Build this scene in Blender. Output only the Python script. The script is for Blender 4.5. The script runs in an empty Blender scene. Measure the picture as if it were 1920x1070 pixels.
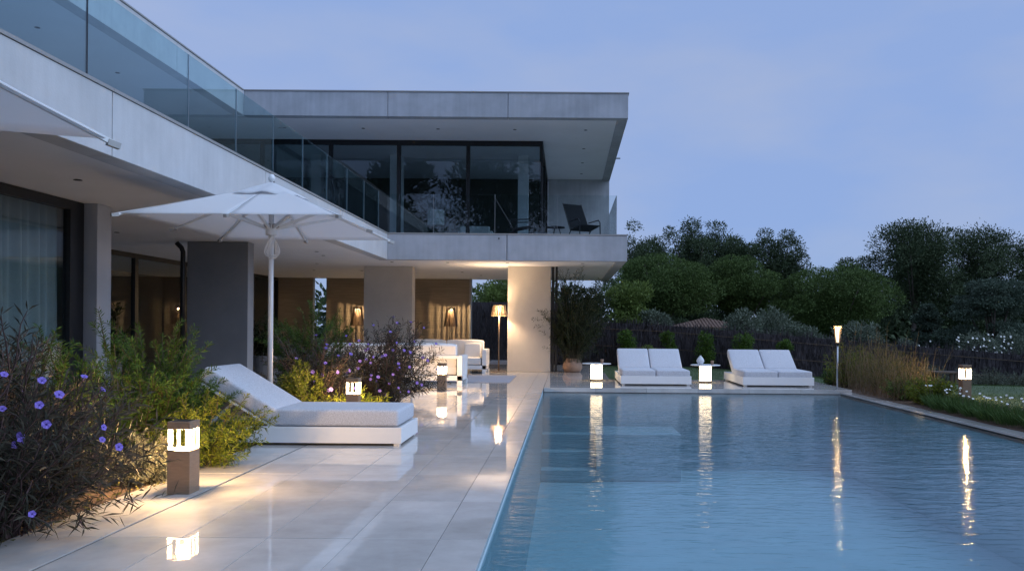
import bpy, math, random
import numpy as np
from mathutils import Vector, Matrix
rnd = random.Random(7)
scene = bpy.context.scene
col = scene.collection
R = math.radians

# ------------------------------------------------------------------ camera, world, sun, exposure
cd = bpy.data.cameras.new('camera'); cam = bpy.data.objects.new('camera', cd); col.objects.link(cam)
cam.location = (0, 0, 1.2); cam.rotation_euler = (R(90), -0.008, 0)
cd.sensor_width = 36; cd.lens = 29.06; cd.shift_x = -0.0531; cd.shift_y = 0.0401
cd.clip_start = 0.05; cd.clip_end = 2000
scene.camera = cam

SUN_EL, SUN_AZ = R(46), R(105)          # azimuth clockwise from +Y (towards +X)
world = bpy.data.worlds.new('World'); scene.world = world; world.use_nodes = True
wn = world.node_tree.nodes; wl = world.node_tree.links
wn.clear()
wout = wn.new('ShaderNodeOutputWorld')
sky = wn.new('ShaderNodeTexSky'); sky.sky_type = 'NISHITA'; sky.sun_disc = False
sky.sun_elevation = R(1); sky.sun_rotation = SUN_AZ; sky.dust_density = 0.3
b1 = wn.new('ShaderNodeBackground'); b1.inputs['Strength'].default_value = 0.05; sky.air_density = 0.6; sky.ozone_density = 4.0
wl.new(sky.outputs[0], b1.inputs['Color'])
tc = wn.new('ShaderNodeTexCoord')
mp = wn.new('ShaderNodeMapping'); mp.inputs['Scale'].default_value = (1.0, 1.0, 2.6); mp.inputs['Rotation'].default_value = (0.0, 0.5, 0.4)
wl.new(tc.outputs['Generated'], mp.inputs['Vector'])
nz = wn.new('ShaderNodeTexNoise'); nz.inputs['Scale'].default_value = 2.6; nz.inputs['Detail'].default_value = 6; nz.inputs['Roughness'].default_value = 0.5
wl.new(mp.outputs[0], nz.inputs['Vector'])
rp = wn.new('ShaderNodeValToRGB')
rp.color_ramp.elements[0].position = 0.40; rp.color_ramp.elements[0].color = (0.258, 0.365, 0.630, 1)
rp.color_ramp.elements[1].position = 0.60; rp.color_ramp.elements[1].color = (0.322, 0.400, 0.600, 1)
wl.new(nz.outputs['Fac'], rp.inputs['Fac'])
b2 = wn.new('ShaderNodeBackground'); b2.inputs['Strength'].default_value = 1.0
wl.new(rp.outputs['Color'], b2.inputs['Color'])
ad = wn.new('ShaderNodeAddShader'); wl.new(b1.outputs[0], ad.inputs[0]); wl.new(b2.outputs[0], ad.inputs[1])
wl.new(ad.outputs[0], wout.inputs['Surface'])

sd = bpy.data.lights.new('sun', 'SUN'); sun = bpy.data.objects.new('sun', sd); col.objects.link(sun)
sd.energy = 2.0; sd.angle = R(80); sd.color = (0.60, 0.76, 1.0)
dv = Vector((math.cos(SUN_EL) * math.sin(SUN_AZ), math.cos(SUN_EL) * math.cos(SUN_AZ), math.sin(SUN_EL)))
sun.rotation_euler = dv.to_track_quat('Z', 'Y').to_euler(); sun.location = dv * 50
vs = scene.view_settings
vs.view_transform = 'Standard'; vs.look = 'None'; vs.gamma = 1; vs.exposure = 0.12; vs.use_curve_mapping = False
scene.render.engine = 'CYCLES'
scene.cycles.transparent_max_bounces = 24
scene.cycles.max_bounces = 8
scene.render.resolution_x = 1024; scene.render.resolution_y = 570

# ------------------------------------------------------------------ materials
MATS = {}
def nt(name):
    m = bpy.data.materials.new(name); m.use_nodes = True
    MATS[name] = m
    return m, m.node_tree.nodes, m.node_tree.links, m.node_tree.nodes['Principled BSDF']

def mat(name, c, rough=0.6, metal=0.0, var=0.12, scale=4.0, bump=0.0, bscale=60.0, stretch=(1, 1, 1), spec=0.5, coords='Object', vscale2=None):
    m, n, l, p = nt(name)
    p.inputs['Roughness'].default_value = rough; p.inputs['Metallic'].default_value = metal
    p.inputs['Specular IOR Level'].default_value = spec
    t = n.new('ShaderNodeTexCoord'); mpn = n.new('ShaderNodeMapping'); mpn.inputs['Scale'].default_value = stretch
    l.new(t.outputs[coords], mpn.inputs['Vector'])
    nz = n.new('ShaderNodeTexNoise'); nz.inputs['Scale'].default_value = scale; nz.inputs['Detail'].default_value = 6; nz.inputs['Roughness'].default_value = 0.6
    l.new(mpn.outputs[0], nz.inputs['Vector'])
    r = n.new('ShaderNodeValToRGB')
    r.color_ramp.elements[0].position = 0.3; r.color_ramp.elements[1].position = 0.7
    r.color_ramp.elements[0].color = tuple(max(0, x * (1 - var)) for x in c) + (1,)
    r.color_ramp.elements[1].color = tuple(min(1, x * (1 + var)) for x in c) + (1,)
    l.new(nz.outputs['Fac'], r.inputs['Fac']); l.new(r.outputs['Color'], p.inputs['Base Color'])
    if bump:
        nb = n.new('ShaderNodeTexNoise'); nb.inputs['Scale'].default_value = bscale; nb.inputs['Detail'].default_value = 4
        l.new(mpn.outputs[0], nb.inputs['Vector'])
        b = n.new('ShaderNodeBump'); b.inputs['Strength'].default_value = bump; b.inputs['Distance'].default_value = 0.01
        l.new(nb.outputs['Fac'], b.inputs['Height']); l.new(b.outputs[0], p.inputs['Normal'])
    return m

def leaf_mat(name, c1, c2, rough=0.55, trans=0.25):
    m, n, l, p = nt(name)
    g = n.new('ShaderNodeNewGeometry'); r = n.new('ShaderNodeValToRGB')
    r.color_ramp.elements[0].color = tuple(c1) + (1,); r.color_ramp.elements[1].color = tuple(c2) + (1,)
    l.new(g.outputs['Random Per Island'], r.inputs['Fac'])
    l.new(r.outputs['Color'], p.inputs['Base Color']); p.inputs['Roughness'].default_value = rough
    p.inputs['Specular IOR Level'].default_value = 0.12
    tr = n.new('ShaderNodeBsdfTranslucent'); l.new(r.outputs['Color'], tr.inputs['Color'])
    mx = n.new('ShaderNodeMixShader'); mx.inputs[0].default_value = trans
    l.new(p.outputs[0], mx.inputs[1]); l.new(tr.outputs[0], mx.inputs[2])
    l.new(mx.outputs[0], n['Material Output'].inputs['Surface'])
    return m

def glass_mat(name, tint, ior=1.5, gloss=(1, 1, 1)):
    m, n, l, p = nt(name); n.remove(p)
    # same reflectance on both faces of the pane (the node inverts the index on back faces)
    g = n.new('ShaderNodeNewGeometry'); im = n.new('ShaderNodeMix'); im.data_type = 'FLOAT'
    im.inputs[2].default_value = ior; im.inputs[3].default_value = 1 / ior
    l.new(g.outputs['Backfacing'], im.inputs[0])
    fr = n.new('ShaderNodeFresnel'); l.new(im.outputs[0], fr.inputs['IOR'])
    tr = n.new('ShaderNodeBsdfTransparent'); tr.inputs['Color'].default_value = tuple(tint) + (1,)
    gl = n.new('ShaderNodeBsdfGlossy'); gl.inputs['Roughness'].default_value = 0.0; gl.inputs['Color'].default_value = tuple(gloss) + (1,)
    mx = n.new('ShaderNodeMixShader')
    l.new(fr.outputs[0], mx.inputs[0]); l.new(tr.outputs[0], mx.inputs[1]); l.new(gl.outputs[0], mx.inputs[2])
    l.new(mx.outputs[0], n['Material Output'].inputs['Surface'])
    return m

def emit_mat(name, c, s):
    m, n, l, p = nt(name)
    p.inputs['Base Color'].default_value = (0.8, 0.78, 0.72, 1)
    p.inputs['Emission Color'].default_value = tuple(c) + (1,); p.inputs['Emission Strength'].default_value = s
    return m

def concrete_mat(name, c, var=0.16, streak=True):
    m, n, l, p = nt(name); p.inputs['Roughness'].default_value = 0.75
    t = n.new('ShaderNodeTexCoord')
    n1 = n.new('ShaderNodeTexNoise'); n1.inputs['Scale'].default_value = 1.3; n1.inputs['Detail'].default_value = 8; n1.inputs['Roughness'].default_value = 0.65
    l.new(t.outputs['Object'], n1.inputs['Vector'])
    mp_ = n.new('ShaderNodeMapping'); mp_.inputs['Scale'].default_value = (5, 5, 0.35); l.new(t.outputs['Object'], mp_.inputs['Vector'])
    n2 = n.new('ShaderNodeTexNoise'); n2.inputs['Scale'].default_value = 2.2; n2.inputs['Detail'].default_value = 5; l.new(mp_.outputs[0], n2.inputs['Vector'])
    mx = n.new('ShaderNodeMix'); mx.data_type = 'FLOAT'; mx.inputs[0].default_value = 0.30 if streak else 0.0
    l.new(n1.outputs['Fac'], mx.inputs[2]); l.new(n2.outputs['Fac'], mx.inputs[3])
    r = n.new('ShaderNodeValToRGB'); r.color_ramp.elements[0].position = 0.34; r.color_ramp.elements[1].position = 0.64
    r.color_ramp.elements[0].color = tuple(x * (1 - var) for x in c) + (1,); r.color_ramp.elements[1].color = tuple(min(1, x * (1 + var * 0.7)) for x in c) + (1,)
    l.new(mx.outputs[0], r.inputs['Fac']); l.new(r.outputs['Color'], p.inputs['Base Color'])
    n3 = n.new('ShaderNodeTexNoise'); n3.inputs['Scale'].default_value = 45; n3.inputs['Detail'].default_value = 3; l.new(t.outputs['Object'], n3.inputs['Vector'])
    b = n.new('ShaderNodeBump'); b.inputs['Strength'].default_value = 0.15; b.inputs['Distance'].default_value = 0.01
    l.new(n3.outputs['Fac'], b.inputs['Height']); l.new(b.outputs[0], p.inputs['Normal'])
    return m

concrete_mat('concrete', (0.41, 0.425, 0.46), 0.2)
concrete_mat('concrete_panel', (0.54, 0.545, 0.56), 0.12)
concrete_mat('column_plaster', (0.50, 0.46, 0.41), 0.08, False)
concrete_mat('pillar_dark', (0.22, 0.235, 0.26), 0.10, False)
concrete_mat('pillar_grey', (0.36, 0.37, 0.40), 0.08, False)
mat('metal_cap', (0.36, 0.35, 0.34), 0.45, 0.3, 0.05)
mat('soffit', (0.83, 0.83, 0.85), 0.8, var=0.03, scale=1.5)
mat('dark_frame', (0.012, 0.013, 0.016), 0.4, 0.2, 0.05)
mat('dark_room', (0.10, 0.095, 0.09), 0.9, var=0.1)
mat('room_floor', (0.20, 0.18, 0.16), 0.5, var=0.1)
mat('wood_wall', (0.28, 0.225, 0.165), 0.7, var=0.16, scale=3, stretch=(0.6, 1, 9), bump=0.25, bscale=14)
mat('white_paint', (0.78, 0.78, 0.78), 0.35, var=0.02)
mat('white_metal', (0.72, 0.73, 0.74), 0.35, 0.1, 0.02)
mat('fabric_grey', (0.55, 0.56, 0.60), 0.95, var=0.22, scale=85, bump=0.5, bscale=420)
mat('fabric_white', (0.74, 0.72, 0.70), 0.95, var=0.05, scale=120, bump=0.35, bscale=300)
mat('rug_weave', (0.34, 0.34, 0.38), 0.95, var=0.18, scale=60, bump=0.5, bscale=150)
mat('bollard_stone', (0.235, 0.155, 0.10), 0.6, var=0.12, scale=14, stretch=(1, 1, 4), bump=0.2, bscale=90)
mat('bronze', (0.15, 0.11, 0.08), 0.45, 0.5, 0.08)
mat('dark_wood', (0.10, 0.065, 0.04), 0.6, var=0.2, scale=8, stretch=(4, 4, 0.5))
mat('slat_wood', (0.30, 0.21, 0.12), 0.6, var=0.15, scale=8, stretch=(4, 4, 0.5))
mat('terracotta', (0.30, 0.19, 0.13), 0.8, var=0.25, scale=6, bump=0.3, bscale=30)
mat('grey_planter', (0.16, 0.165, 0.18), 0.7, var=0.12, scale=6)
mat('soil', (0.085, 0.05, 0.03), 0.95, var=0.45, scale=22, bump=1.0, bscale=40)
mat('lawn_ground', (0.045, 0.075, 0.025), 0.95, var=0.3, scale=1.2, bump=0.6, bscale=40)
mat('bark', (0.085, 0.065, 0.055), 0.9, var=0.3, scale=10, stretch=(3, 3, 0.6), bump=0.8, bscale=18)
mat('brush', (0.060, 0.052, 0.058), 0.95, var=0.5, scale=9, stretch=(6, 6, 0.8), bump=0.8, bscale=20)
mat('roof_tile', (0.16, 0.10, 0.075), 0.8, var=0.25, scale=6)
mat('pool_plaster', (0.48, 0.60, 0.65), 0.6, var=0.06, scale=2)
mat('curtain_cloth', (0.60, 0.68, 0.70), 0.9, var=0.06, scale=5)
mat('black_mesh', (0.010, 0.012, 0.016), 0.8, var=0.1, spec=0.15)
mat('lamp_shade_white', (0.70, 0.68, 0.64), 0.8, var=0.03)
mat('steel', (0.45, 0.46, 0.48), 0.3, 0.9, 0.03)
mat('ceramic', (0.62, 0.65, 0.68), 0.35, var=0.06)
mat('white_render', (0.55, 0.56, 0.58), 0.8, var=0.06)
mat('stem_purple', (0.085, 0.050, 0.050), 0.7, var=0.2)
mat('stem_green', (0.07, 0.06, 0.03), 0.7, var=0.2)
mat('reed_stalk', (0.13, 0.085, 0.04), 0.7, var=0.3, scale=2)
mat('flower_purple', (0.20, 0.13, 0.52), 0.6, var=0.12)
mat('flower_white', (0.75, 0.75, 0.72), 0.6, var=0.04)
glass_mat('balustrade_glass', (0.74, 0.87, 0.90), 1.5)
glass_mat('window_glass', (0.76, 0.82, 0.84), 1.5)
glass_mat('clear_glass', (0.93, 0.965, 0.97), 1.45)
glass_mat('acrylic', (0.96, 0.96, 0.94), 1.3)
emit_mat('glow_warm', (1.0, 0.78, 0.50), 7)
emit_mat('glow_lantern', (1.0, 0.76, 0.46), 5.5)
emit_mat('glow_led', (1.0, 0.66, 0.28), 14)
def half_clear(name, f):
    n = MATS[name].node_tree.nodes; l = MATS[name].node_tree.links
    tr = n.new('ShaderNodeBsdfTransparent'); mx = n.new('ShaderNodeMixShader'); mx.inputs[0].default_value = f
    l.new(n['Principled BSDF'].outputs[0], mx.inputs[1]); l.new(tr.outputs[0], mx.inputs[2]); l.new(mx.outputs[0], n['Material Output'].inputs['Surface'])
half_clear('glow_warm', 0.5)
leaf_mat('leaf_ruellia', (0.030, 0.034, 0.026), (0.085, 0.075, 0.055))
leaf_mat('leaf_feather', (0.042, 0.088, 0.016), (0.105, 0.175, 0.032))
leaf_mat('leaf_yellow', (0.08, 0.12, 0.015), (0.20, 0.22, 0.03))
leaf_mat('leaf_silver', (0.12, 0.13, 0.09), (0.24, 0.24, 0.18))
leaf_mat('leaf_pine', (0.050, 0.084, 0.024), (0.110, 0.158, 0.047), 0.6, 0.1)
leaf_mat('leaf_pine_dark', (0.044, 0.066, 0.034), (0.086, 0.114, 0.057), 0.6, 0.1)
leaf_mat('leaf_cedar', (0.052, 0.076, 0.055), (0.110, 0.145, 0.105), 0.6, 0.1)
leaf_mat('leaf_oleander', (0.075, 0.098, 0.066), (0.18, 0.21, 0.155), 0.5, 0.15)
leaf_mat('leaf_light', (0.085, 0.125, 0.03), (0.19, 0.25, 0.07), 0.5, 0.3)
leaf_mat('leaf_dark', (0.020, 0.030, 0.014), (0.050, 0.065, 0.028))
leaf_mat('leaf_strap', (0.035, 0.070, 0.018), (0.085, 0.14, 0.04))
leaf_mat('leaf_reed', (0.055, 0.065, 0.02), (0.19, 0.16, 0.05))
leaf_mat('grass_blade', (0.035, 0.070, 0.018), (0.075, 0.125, 0.035))

def canvas_mat():
    m, n, l, p = nt('canvas')
    p.inputs['Base Color'].default_value = (0.93, 0.93, 0.94, 1); p.inputs['Roughness'].default_value = 0.9
    t = n.new('ShaderNodeTexCoord'); w = n.new('ShaderNodeTexNoise'); w.inputs['Scale'].default_value = 300
    l.new(t.outputs['Object'], w.inputs['Vector']); b = n.new('ShaderNodeBump'); b.inputs['Strength'].default_value = 0.15
    l.new(w.outputs['Fac'], b.inputs['Height']); l.new(b.outputs[0], p.inputs['Normal'])
    tr = n.new('ShaderNodeBsdfTranslucent'); tr.inputs['Color'].default_value = (0.8, 0.8, 0.82, 1)
    mx = n.new('ShaderNodeMixShader'); mx.inputs[0].default_value = 0.48
    l.new(p.outputs[0], mx.inputs[1]); l.new(tr.outputs[0], mx.inputs[2]); l.new(mx.outputs[0], n['Material Output'].inputs['Surface'])
canvas_mat()

def tile_mat():
    # rain-wet porcelain: beige tile under a patchy film of water
    m, n, l, p = nt('wet_tile')
    t = n.new('ShaderNodeTexCoord'); oi = n.new('ShaderNodeObjectInfo')
    g = n.new('ShaderNodeNewGeometry')
    n1 = n.new('ShaderNodeTexNoise'); n1.inputs['Scale'].default_value = 3.0; n1.inputs['Detail'].default_value = 8; n1.inputs['Roughness'].default_value = 0.65
    l.new(g.outputs['Position'], n1.inputs['Vector'])
    r = n.new('ShaderNodeValToRGB'); r.color_ramp.elements[0].position = 0.3; r.color_ramp.elements[1].position = 0.7
    r.color_ramp.elements[0].color = (0.45, 0.425, 0.40, 1); r.color_ramp.elements[1].color = (0.60, 0.575, 0.55, 1)
    l.new(n1.outputs['Fac'], r.inputs['Fac'])
    hs = n.new('ShaderNodeHueSaturation'); l.new(r.outputs['Color'], hs.inputs['Color'])
    mr = n.new('ShaderNodeMapRange'); mr.inputs['To Min'].default_value = 0.88; mr.inputs['To Max'].default_value = 1.08
    l.new(oi.outputs['Random'], mr.inputs['Value']); l.new(mr.outputs[0], hs.inputs['Value'])
    l.new(hs.outputs['Color'], p.inputs['Base Color'])
    p.inputs['Roughness'].default_value = 0.6; p.inputs['Specular IOR Level'].default_value = 0.15
    n2 = n.new('ShaderNodeTexNoise'); n2.inputs['Scale'].default_value = 0.9; n2.inputs['Detail'].default_value = 5; n2.inputs['Roughness'].default_value = 0.6
    l.new(g.outputs['Position'], n2.inputs['Vector'])
    w = n.new('ShaderNodeMapRange'); w.inputs['From Min'].default_value = 0.36; w.inputs['From Max'].default_value = 0.62
    w.inputs['To Min'].default_value = 0.055; w.inputs['To Max'].default_value = 0.008
    l.new(n2.outputs['Fac'], w.inputs['Value'])
    p.inputs['Coat Weight'].default_value = 1.0; p.inputs['Coat IOR'].default_value = 1.45
    l.new(w.outputs[0], p.inputs['Coat Roughness'])
    n3 = n.new('ShaderNodeTexNoise'); n3.inputs['Scale'].default_value = 9; n3.inputs['Detail'].default_value = 2
    l.new(g.outputs['Position'], n3.inputs['Vector'])
    b = n.new('ShaderNodeBump'); b.inputs['Strength'].default_value = 0.05; b.inputs['Distance'].default_value = 0.01
    l.new(n3.outputs['Fac'], b.inputs['Height']); l.new(b.outputs[0], p.inputs['Coat Normal'])
tile_mat()
mat('grout', (0.16, 0.15, 0.145), 0.6, var=0.1)

def water_mat():
    m, n, l, p = nt('pool_water'); n.remove(p)
    g = n.new('ShaderNodeNewGeometry')
    mp_ = n.new('ShaderNodeMapping'); mp_.inputs['Scale'].default_value = (1.0, 2.9, 1); mp_.inputs['Rotation'].default_value = (0, 0, 0.10)
    l.new(g.outputs['Position'], mp_.inputs['Vector'])
    a = n.new('ShaderNodeTexNoise'); a.inputs['Scale'].default_value = 5.2; a.inputs['Detail'].default_value = 3; a.inputs['Distortion'].default_value = 0.6
    l.new(mp_.outputs[0], a.inputs['Vector'])
    c = n.new('ShaderNodeTexNoise'); c.inputs['Scale'].default_value = 1.1; c.inputs['Detail'].default_value = 2
    l.new(mp_.outputs[0], c.inputs['Vector'])
    mul = n.new('ShaderNodeMath'); mul.operation = 'MULTIPLY_ADD'; mul.inputs[1].default_value = 1.1
    l.new(c.outputs['Fac'], mul.inputs[0]); l.new(a.outputs['Fac'], mul.inputs[2])
    b = n.new('ShaderNodeBump'); b.inputs['Strength'].default_value = 0.26; b.inputs['Distance'].default_value = 0.02
    l.new(mul.outputs[0], b.inputs['Height'])
    fr = n.new('ShaderNodeFresnel'); fr.inputs['IOR'].default_value = 1.33; l.new(b.outputs[0], fr.inputs['Normal'])
    tr = n.new('ShaderNodeBsdfTransparent'); tr.inputs['Color'].default_value = (0.68, 0.85, 0.89, 1)
    gl = n.new('ShaderNodeBsdfGlossy'); gl.inputs['Roughness'].default_value = 0.06; l.new(b.outputs[0], gl.inputs['Normal'])
    mx = n.new('ShaderNodeMixShader')
    l.new(fr.outputs[0], mx.inputs[0]); l.new(tr.outputs[0], mx.inputs[1]); l.new(gl.outputs[0], mx.inputs[2])
    l.new(mx.outputs[0], n['Material Output'].inputs['Surface'])
water_mat()

# ------------------------------------------------------------------ mesh helpers
class MB:
    def __init__(s): s.v = []; s.f = []
    def add(s, vs, fs):
        k = len(s.v); s.v += [tuple(v) for v in vs]; s.f += [tuple(i + k for i in f) for f in fs]; return s
    def box(s, x0, x1, y0, y1, z0, z1):
        return s.add([(x0, y0, z0), (x1, y0, z0), (x1, y1, z0), (x0, y1, z0), (x0, y0, z1), (x1, y0, z1), (x1, y1, z1), (x0, y1, z1)],
                     [(0, 3, 2, 1), (4, 5, 6, 7), (0, 1, 5, 4), (1, 2, 6, 5), (2, 3, 7, 6), (3, 0, 4, 7)])
    def hexa(s, lo, hi):
        return s.add(list(lo) + list(hi), [(0, 3, 2, 1), (4, 5, 6, 7), (0, 1, 5, 4), (1, 2, 6, 5), (2, 3, 7, 6), (3, 0, 4, 7)])
    def beam(s, p, q, w, h, up=(0, 0, 1)):
        p, q = Vector(p), Vector(q); d = (q - p).normalized(); u = Vector(up)
        if abs(d.dot(u)) > 0.98: u = Vector((1, 0, 0))
        a = d.cross(u).normalized() * w / 2; b = a.cross(d).normalized() * h / 2
        c = [-a - b, a - b, a + b, -a + b]
        return s.add([p + x for x in c] + [q + x for x in c], [(3, 2, 1, 0), (4, 5, 6, 7), (0, 1, 5, 4), (1, 2, 6, 5), (2, 3, 7, 6), (3, 0, 4, 7)])
    def tube(s, pts, rad, n=8, cap=True):
        pts = [Vector(p) for p in pts]
        if not hasattr(rad, '__len__'): rad = [rad] * len(pts)
        vs, fs = [], []
        d0 = (pts[1] - pts[0]).normalized(); u = Vector((0, 0, 1)) if abs(d0.z) < 0.9 else Vector((1, 0, 0))
        for i, p in enumerate(pts):
            d = (pts[min(i + 1, len(pts) - 1)] - pts[max(i - 1, 0)]).normalized()
            a = d.cross(u).normalized(); b = a.cross(d).normalized(); u = b
            for k in range(n):
                t = 2 * math.pi * k / n; vs.append(p + (a * math.cos(t) + b * math.sin(t)) * rad[i])
        for i in range(len(pts) - 1):
            for k in range(n):
                k2 = (k + 1) % n; fs.append((i * n + k, (i + 1) * n + k, (i + 1) * n + k2, i * n + k2))
        if cap: fs.append(tuple(range(n))); fs.append(tuple(reversed(range((len(pts) - 1) * n, len(pts) * n))))
        return s.add(vs, fs)
    def lathe(s, prof, n=28, c=(0, 0, 0)):
        vs, fs = [], []
        for r, z in prof:
            for k in range(n):
                t = 2 * math.pi * k / n; vs.append((c[0] + r * math.cos(t), c[1] + r * math.sin(t), c[2] + z))
        for i in range(len(prof) - 1):
            for k in range(n):
                k2 = (k + 1) % n; fs.append((i * n + k, i * n + k2, (i + 1) * n + k2, (i + 1) * n + k))
        fs.append(tuple(reversed(range(n)))); fs.append(tuple(range((len(prof) - 1) * n, len(prof) * n)))
        return s.add(vs, fs)
    def build(s, name, m, parent=None, bevel=0, seg=2, smooth=False, loc=None):
        me = bpy.data.meshes.new(name); me.from_pydata(s.v, [], s.f); me.update()
        return link(name, me, m, parent, bevel, seg, smooth, loc)

def link(name, me, m, parent=None, bevel=0, seg=2, smooth=False, loc=None):
    o = bpy.data.objects.new(name, me); col.objects.link(o)
    if m and not me.materials: me.materials.append(MATS[m])
    if parent: o.parent = parent
    if loc is not None: o.location = loc
    if smooth: me.polygons.foreach_set('use_smooth', [True] * len(me.polygons))
    if bevel:
        b = o.modifiers.new('bevel', 'BEVEL'); b.width = bevel; b.segments = seg; b.limit_method = 'ANGLE'
        if smooth or seg > 2: me.polygons.foreach_set('use_smooth', [True] * len(me.polygons))
    return o

def npmesh(name, V, F, m, parent=None, kind=None, loc=None):
    V = np.asarray(V, dtype=np.float32); F = np.asarray(F, dtype=np.int32)
    me = bpy.data.meshes.new(name); k = F.shape[1]
    me.vertices.add(len(V)); me.vertices.foreach_set('co', V.ravel())
    me.loops.add(F.size); me.loops.foreach_set('vertex_index', F.ravel())
    me.polygons.add(len(F)); me.polygons.foreach_set('loop_start', np.arange(0, F.size, k, dtype=np.int32))
    me.update(calc_edges=True)
    o = link(name, me, m, parent, loc=loc)
    if kind: o['kind'] = kind
    return o

def thing(name, label, cat, loc=(0, 0, 0), rz=0, group=None):
    o = bpy.data.objects.new(name, None); col.objects.link(o); o.location = loc; o.rotation_euler = (0, 0, rz)
    o.empty_display_size = 0.1
    return tag(o, label, cat, group)
def tag(o, label, cat, group=None):
    o['label'] = label; o['category'] = cat
    if group: o['group'] = group
    return o
def struct(o): o['kind'] = 'structure'; return o
def dup(root, loc, rz=0, label=None):
    def cp(o, par):
        c = o.copy(); col.objects.link(c); c.parent = par
        for ch in o.children: cp(ch, c)
        return c
    r = cp(root, None); r.location = loc; r.rotation_euler = (0, 0, rz)
    if label: r['label'] = label
    return r
def point_light(name, parent, loc, energy, color=(1.0, 0.62, 0.28), radius=0.03):
    d = bpy.data.lights.new(name, 'POINT'); d.energy = energy; d.color = color; d.shadow_soft_size = radius
    o = bpy.data.objects.new(name, d); col.objects.link(o); o.parent = parent; o.location = loc
    return o

# ------------------------------------------------------------------ ground, pool, paving
PX0, PX1, PY0, PY1 = -0.447, 5.40, -3.0, 16.30       # pool rectangle
WZ = -0.09
def ss(a, b, x): t = min(1, max(0, (x - a) / (b - a))); return t * t * (3 - 2 * t)
def ground_z(x, y):
    return -0.06 - 1.0 * ss(17, 30, y) * ss(3, 15, x) - 0.9 * ss(28, 45, y) - (0.10 if (x < 5.6 and y < 18.9) else 0)
def ground():
    xs = sorted(set([-300, -120, -60, -40] + list(np.arange(-30, 41, 2.0)) + [60, 120, 300, PX0 - 0.2, PX1 + 0.2, 5.62, 5.6]))
    ys = sorted(set([-200, -80, -40, -20] + list(np.arange(-10, 61, 2.0)) + [80, 120, 200, 400, 900, PY0 - 0.3, PY1 + 0.4, 18.9]))
    V = [(x, y, ground_z(x, y)) for y in ys for x in xs]; F = []
    nx = len(xs)
    for j in range(len(ys) - 1):
        for i in range(nx - 1):
            mx, my = (xs[i] + xs[i + 1]) / 2, (ys[j] + ys[j + 1]) / 2
            if PX0 - 0.2 < mx < PX1 + 0.2 and PY0 - 0.3 < my < PY1 + 0.4: continue
            F.append((j * nx + i, j * nx + i + 1, (j + 1) * nx + i + 1, (j + 1) * nx + i))
    me = bpy.data.meshes.new('lawn'); me.from_pydata(V, [], F); me.update()
    struct(link('lawn', me, 'lawn_ground'))
ground()
b = MB()
b.box(PX0 - 0.2, PX0, PY0, PY1, -1.6, -0.06); b.box(PX1, PX1 + 0.2, PY0, PY1, -1.6, -0.075)
b.box(PX0 - 0.2, PX1 + 0.2, PY1, PY1 + 0.4, -1.6, -0.115); b.box(PX0 - 0.2, PX1 + 0.2, PY0 - 0.3, PY0, -1.6, -0.06)
b.box(PX0 - 0.2, PX1 + 0.2, PY0 - 0.3, PY1 + 0.4, -1.8, -1.6)
pool = struct(b.build('pool_basin', 'pool_plaster'))
for k in range(4):
    MB().box(PX0 + 0.003, 0.55, PY1 - 0.35 * (k + 1), PY1 - 0.35 * k - 0.002, -1.59, -0.55 - 0.28 * k).build('pool_step', 'pool_plaster', pool)
MB().box(0.56, 2.1, PY1 - 1.3, PY1 - 0.003, -1.59, -0.75).build('pool_ledge', 'pool_plaster', pool)
MB().add([(PX0, PY0, WZ), (PX1, PY0, WZ), (PX1, PY1, WZ), (PX0, PY1, WZ)], [(0, 1, 2, 3)]).build('water', 'pool_water')
struct(bpy.data.objects['water'])

terrace = struct(MB().box(-10.0, PX0 - 0.01, -3, 17.0, -0.10, -0.035).box(-14, PX0 - 0.01, 17.0, 30, -0.10, -0.035)
                 .box(PX0 - 0.01, 5.64, PY1 + 0.06, 19.0, -0.10, -0.035).box(PX0 - 0.01, 1.0, 19.0, 26.0, -0.10, -0.035).build('terrace', 'grout'))
tile_cache = {}
def tile(x0, x1, y0, y1, z1=0.0, th=0.03, name='tile', bev=0.002):
    key = (round(x1 - x0, 3), round(y1 - y0, 3), th)
    g = 0.0018
    if key not in tile_cache:
        hx, hy = (x1 - x0) / 2 - g, (y1 - y0) / 2 - g; c = 0.0008
        m = MB().hexa([(-hx, -hy, -th), (hx, -hy, -th), (hx, hy, -th), (-hx, hy, -th)], [(-hx, -hy, -c), (hx, -hy, -c), (hx, hy, -c), (-hx, hy, -c)])
        m.f.remove((4, 5, 6, 7))
        m.v += [(-hx + c, -hy + c, 0), (hx - c, -hy + c, 0), (hx - c, hy - c, 0), (-hx + c, hy - c, 0)]
        m.f += [(8, 9, 10, 11), (4, 5, 9, 8), (5, 6, 10, 9), (6, 7, 11, 10), (7, 4, 8, 11)]
        me = bpy.data.meshes.new('tile'); me.from_pydata(m.v, [], m.f); me.update(); me.materials.append(MATS['wet_tile']); tile_cache[key] = me
    o = bpy.data.objects.new(name, tile_cache[key]); col.objects.link(o); o.parent = terrace
    o.location = ((x0 + x1) / 2, (y0 + y1) / 2, z1 + rnd.uniform(-0.0008, 0.0008))
    o.rotation_euler = (rnd.uniform(-0.0007, 0.0007), rnd.uniform(-0.0007, 0.0007), 0)
    return o
XJ = [-2.572, -2.148, -1.672, -1.192, -0.704]
rows = [0.65 + i for i in range(1, 15)]
for y in [2.65 + i for i in range(0, 19)]:
    for i in range(4):
        tile(XJ[i], XJ[i + 1], y, y + 1)
    tile(XJ[4], PX0 + 0.012, y, y + 1, name='coping_tile')
    if y < 15: tile(-3.08, -2.592, y, y + 1)
MB().box(-2.589, -2.575, 2.6, 21.6, -0.034, -0.006).build('drain_channel', 'dark_frame', terrace)
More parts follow.
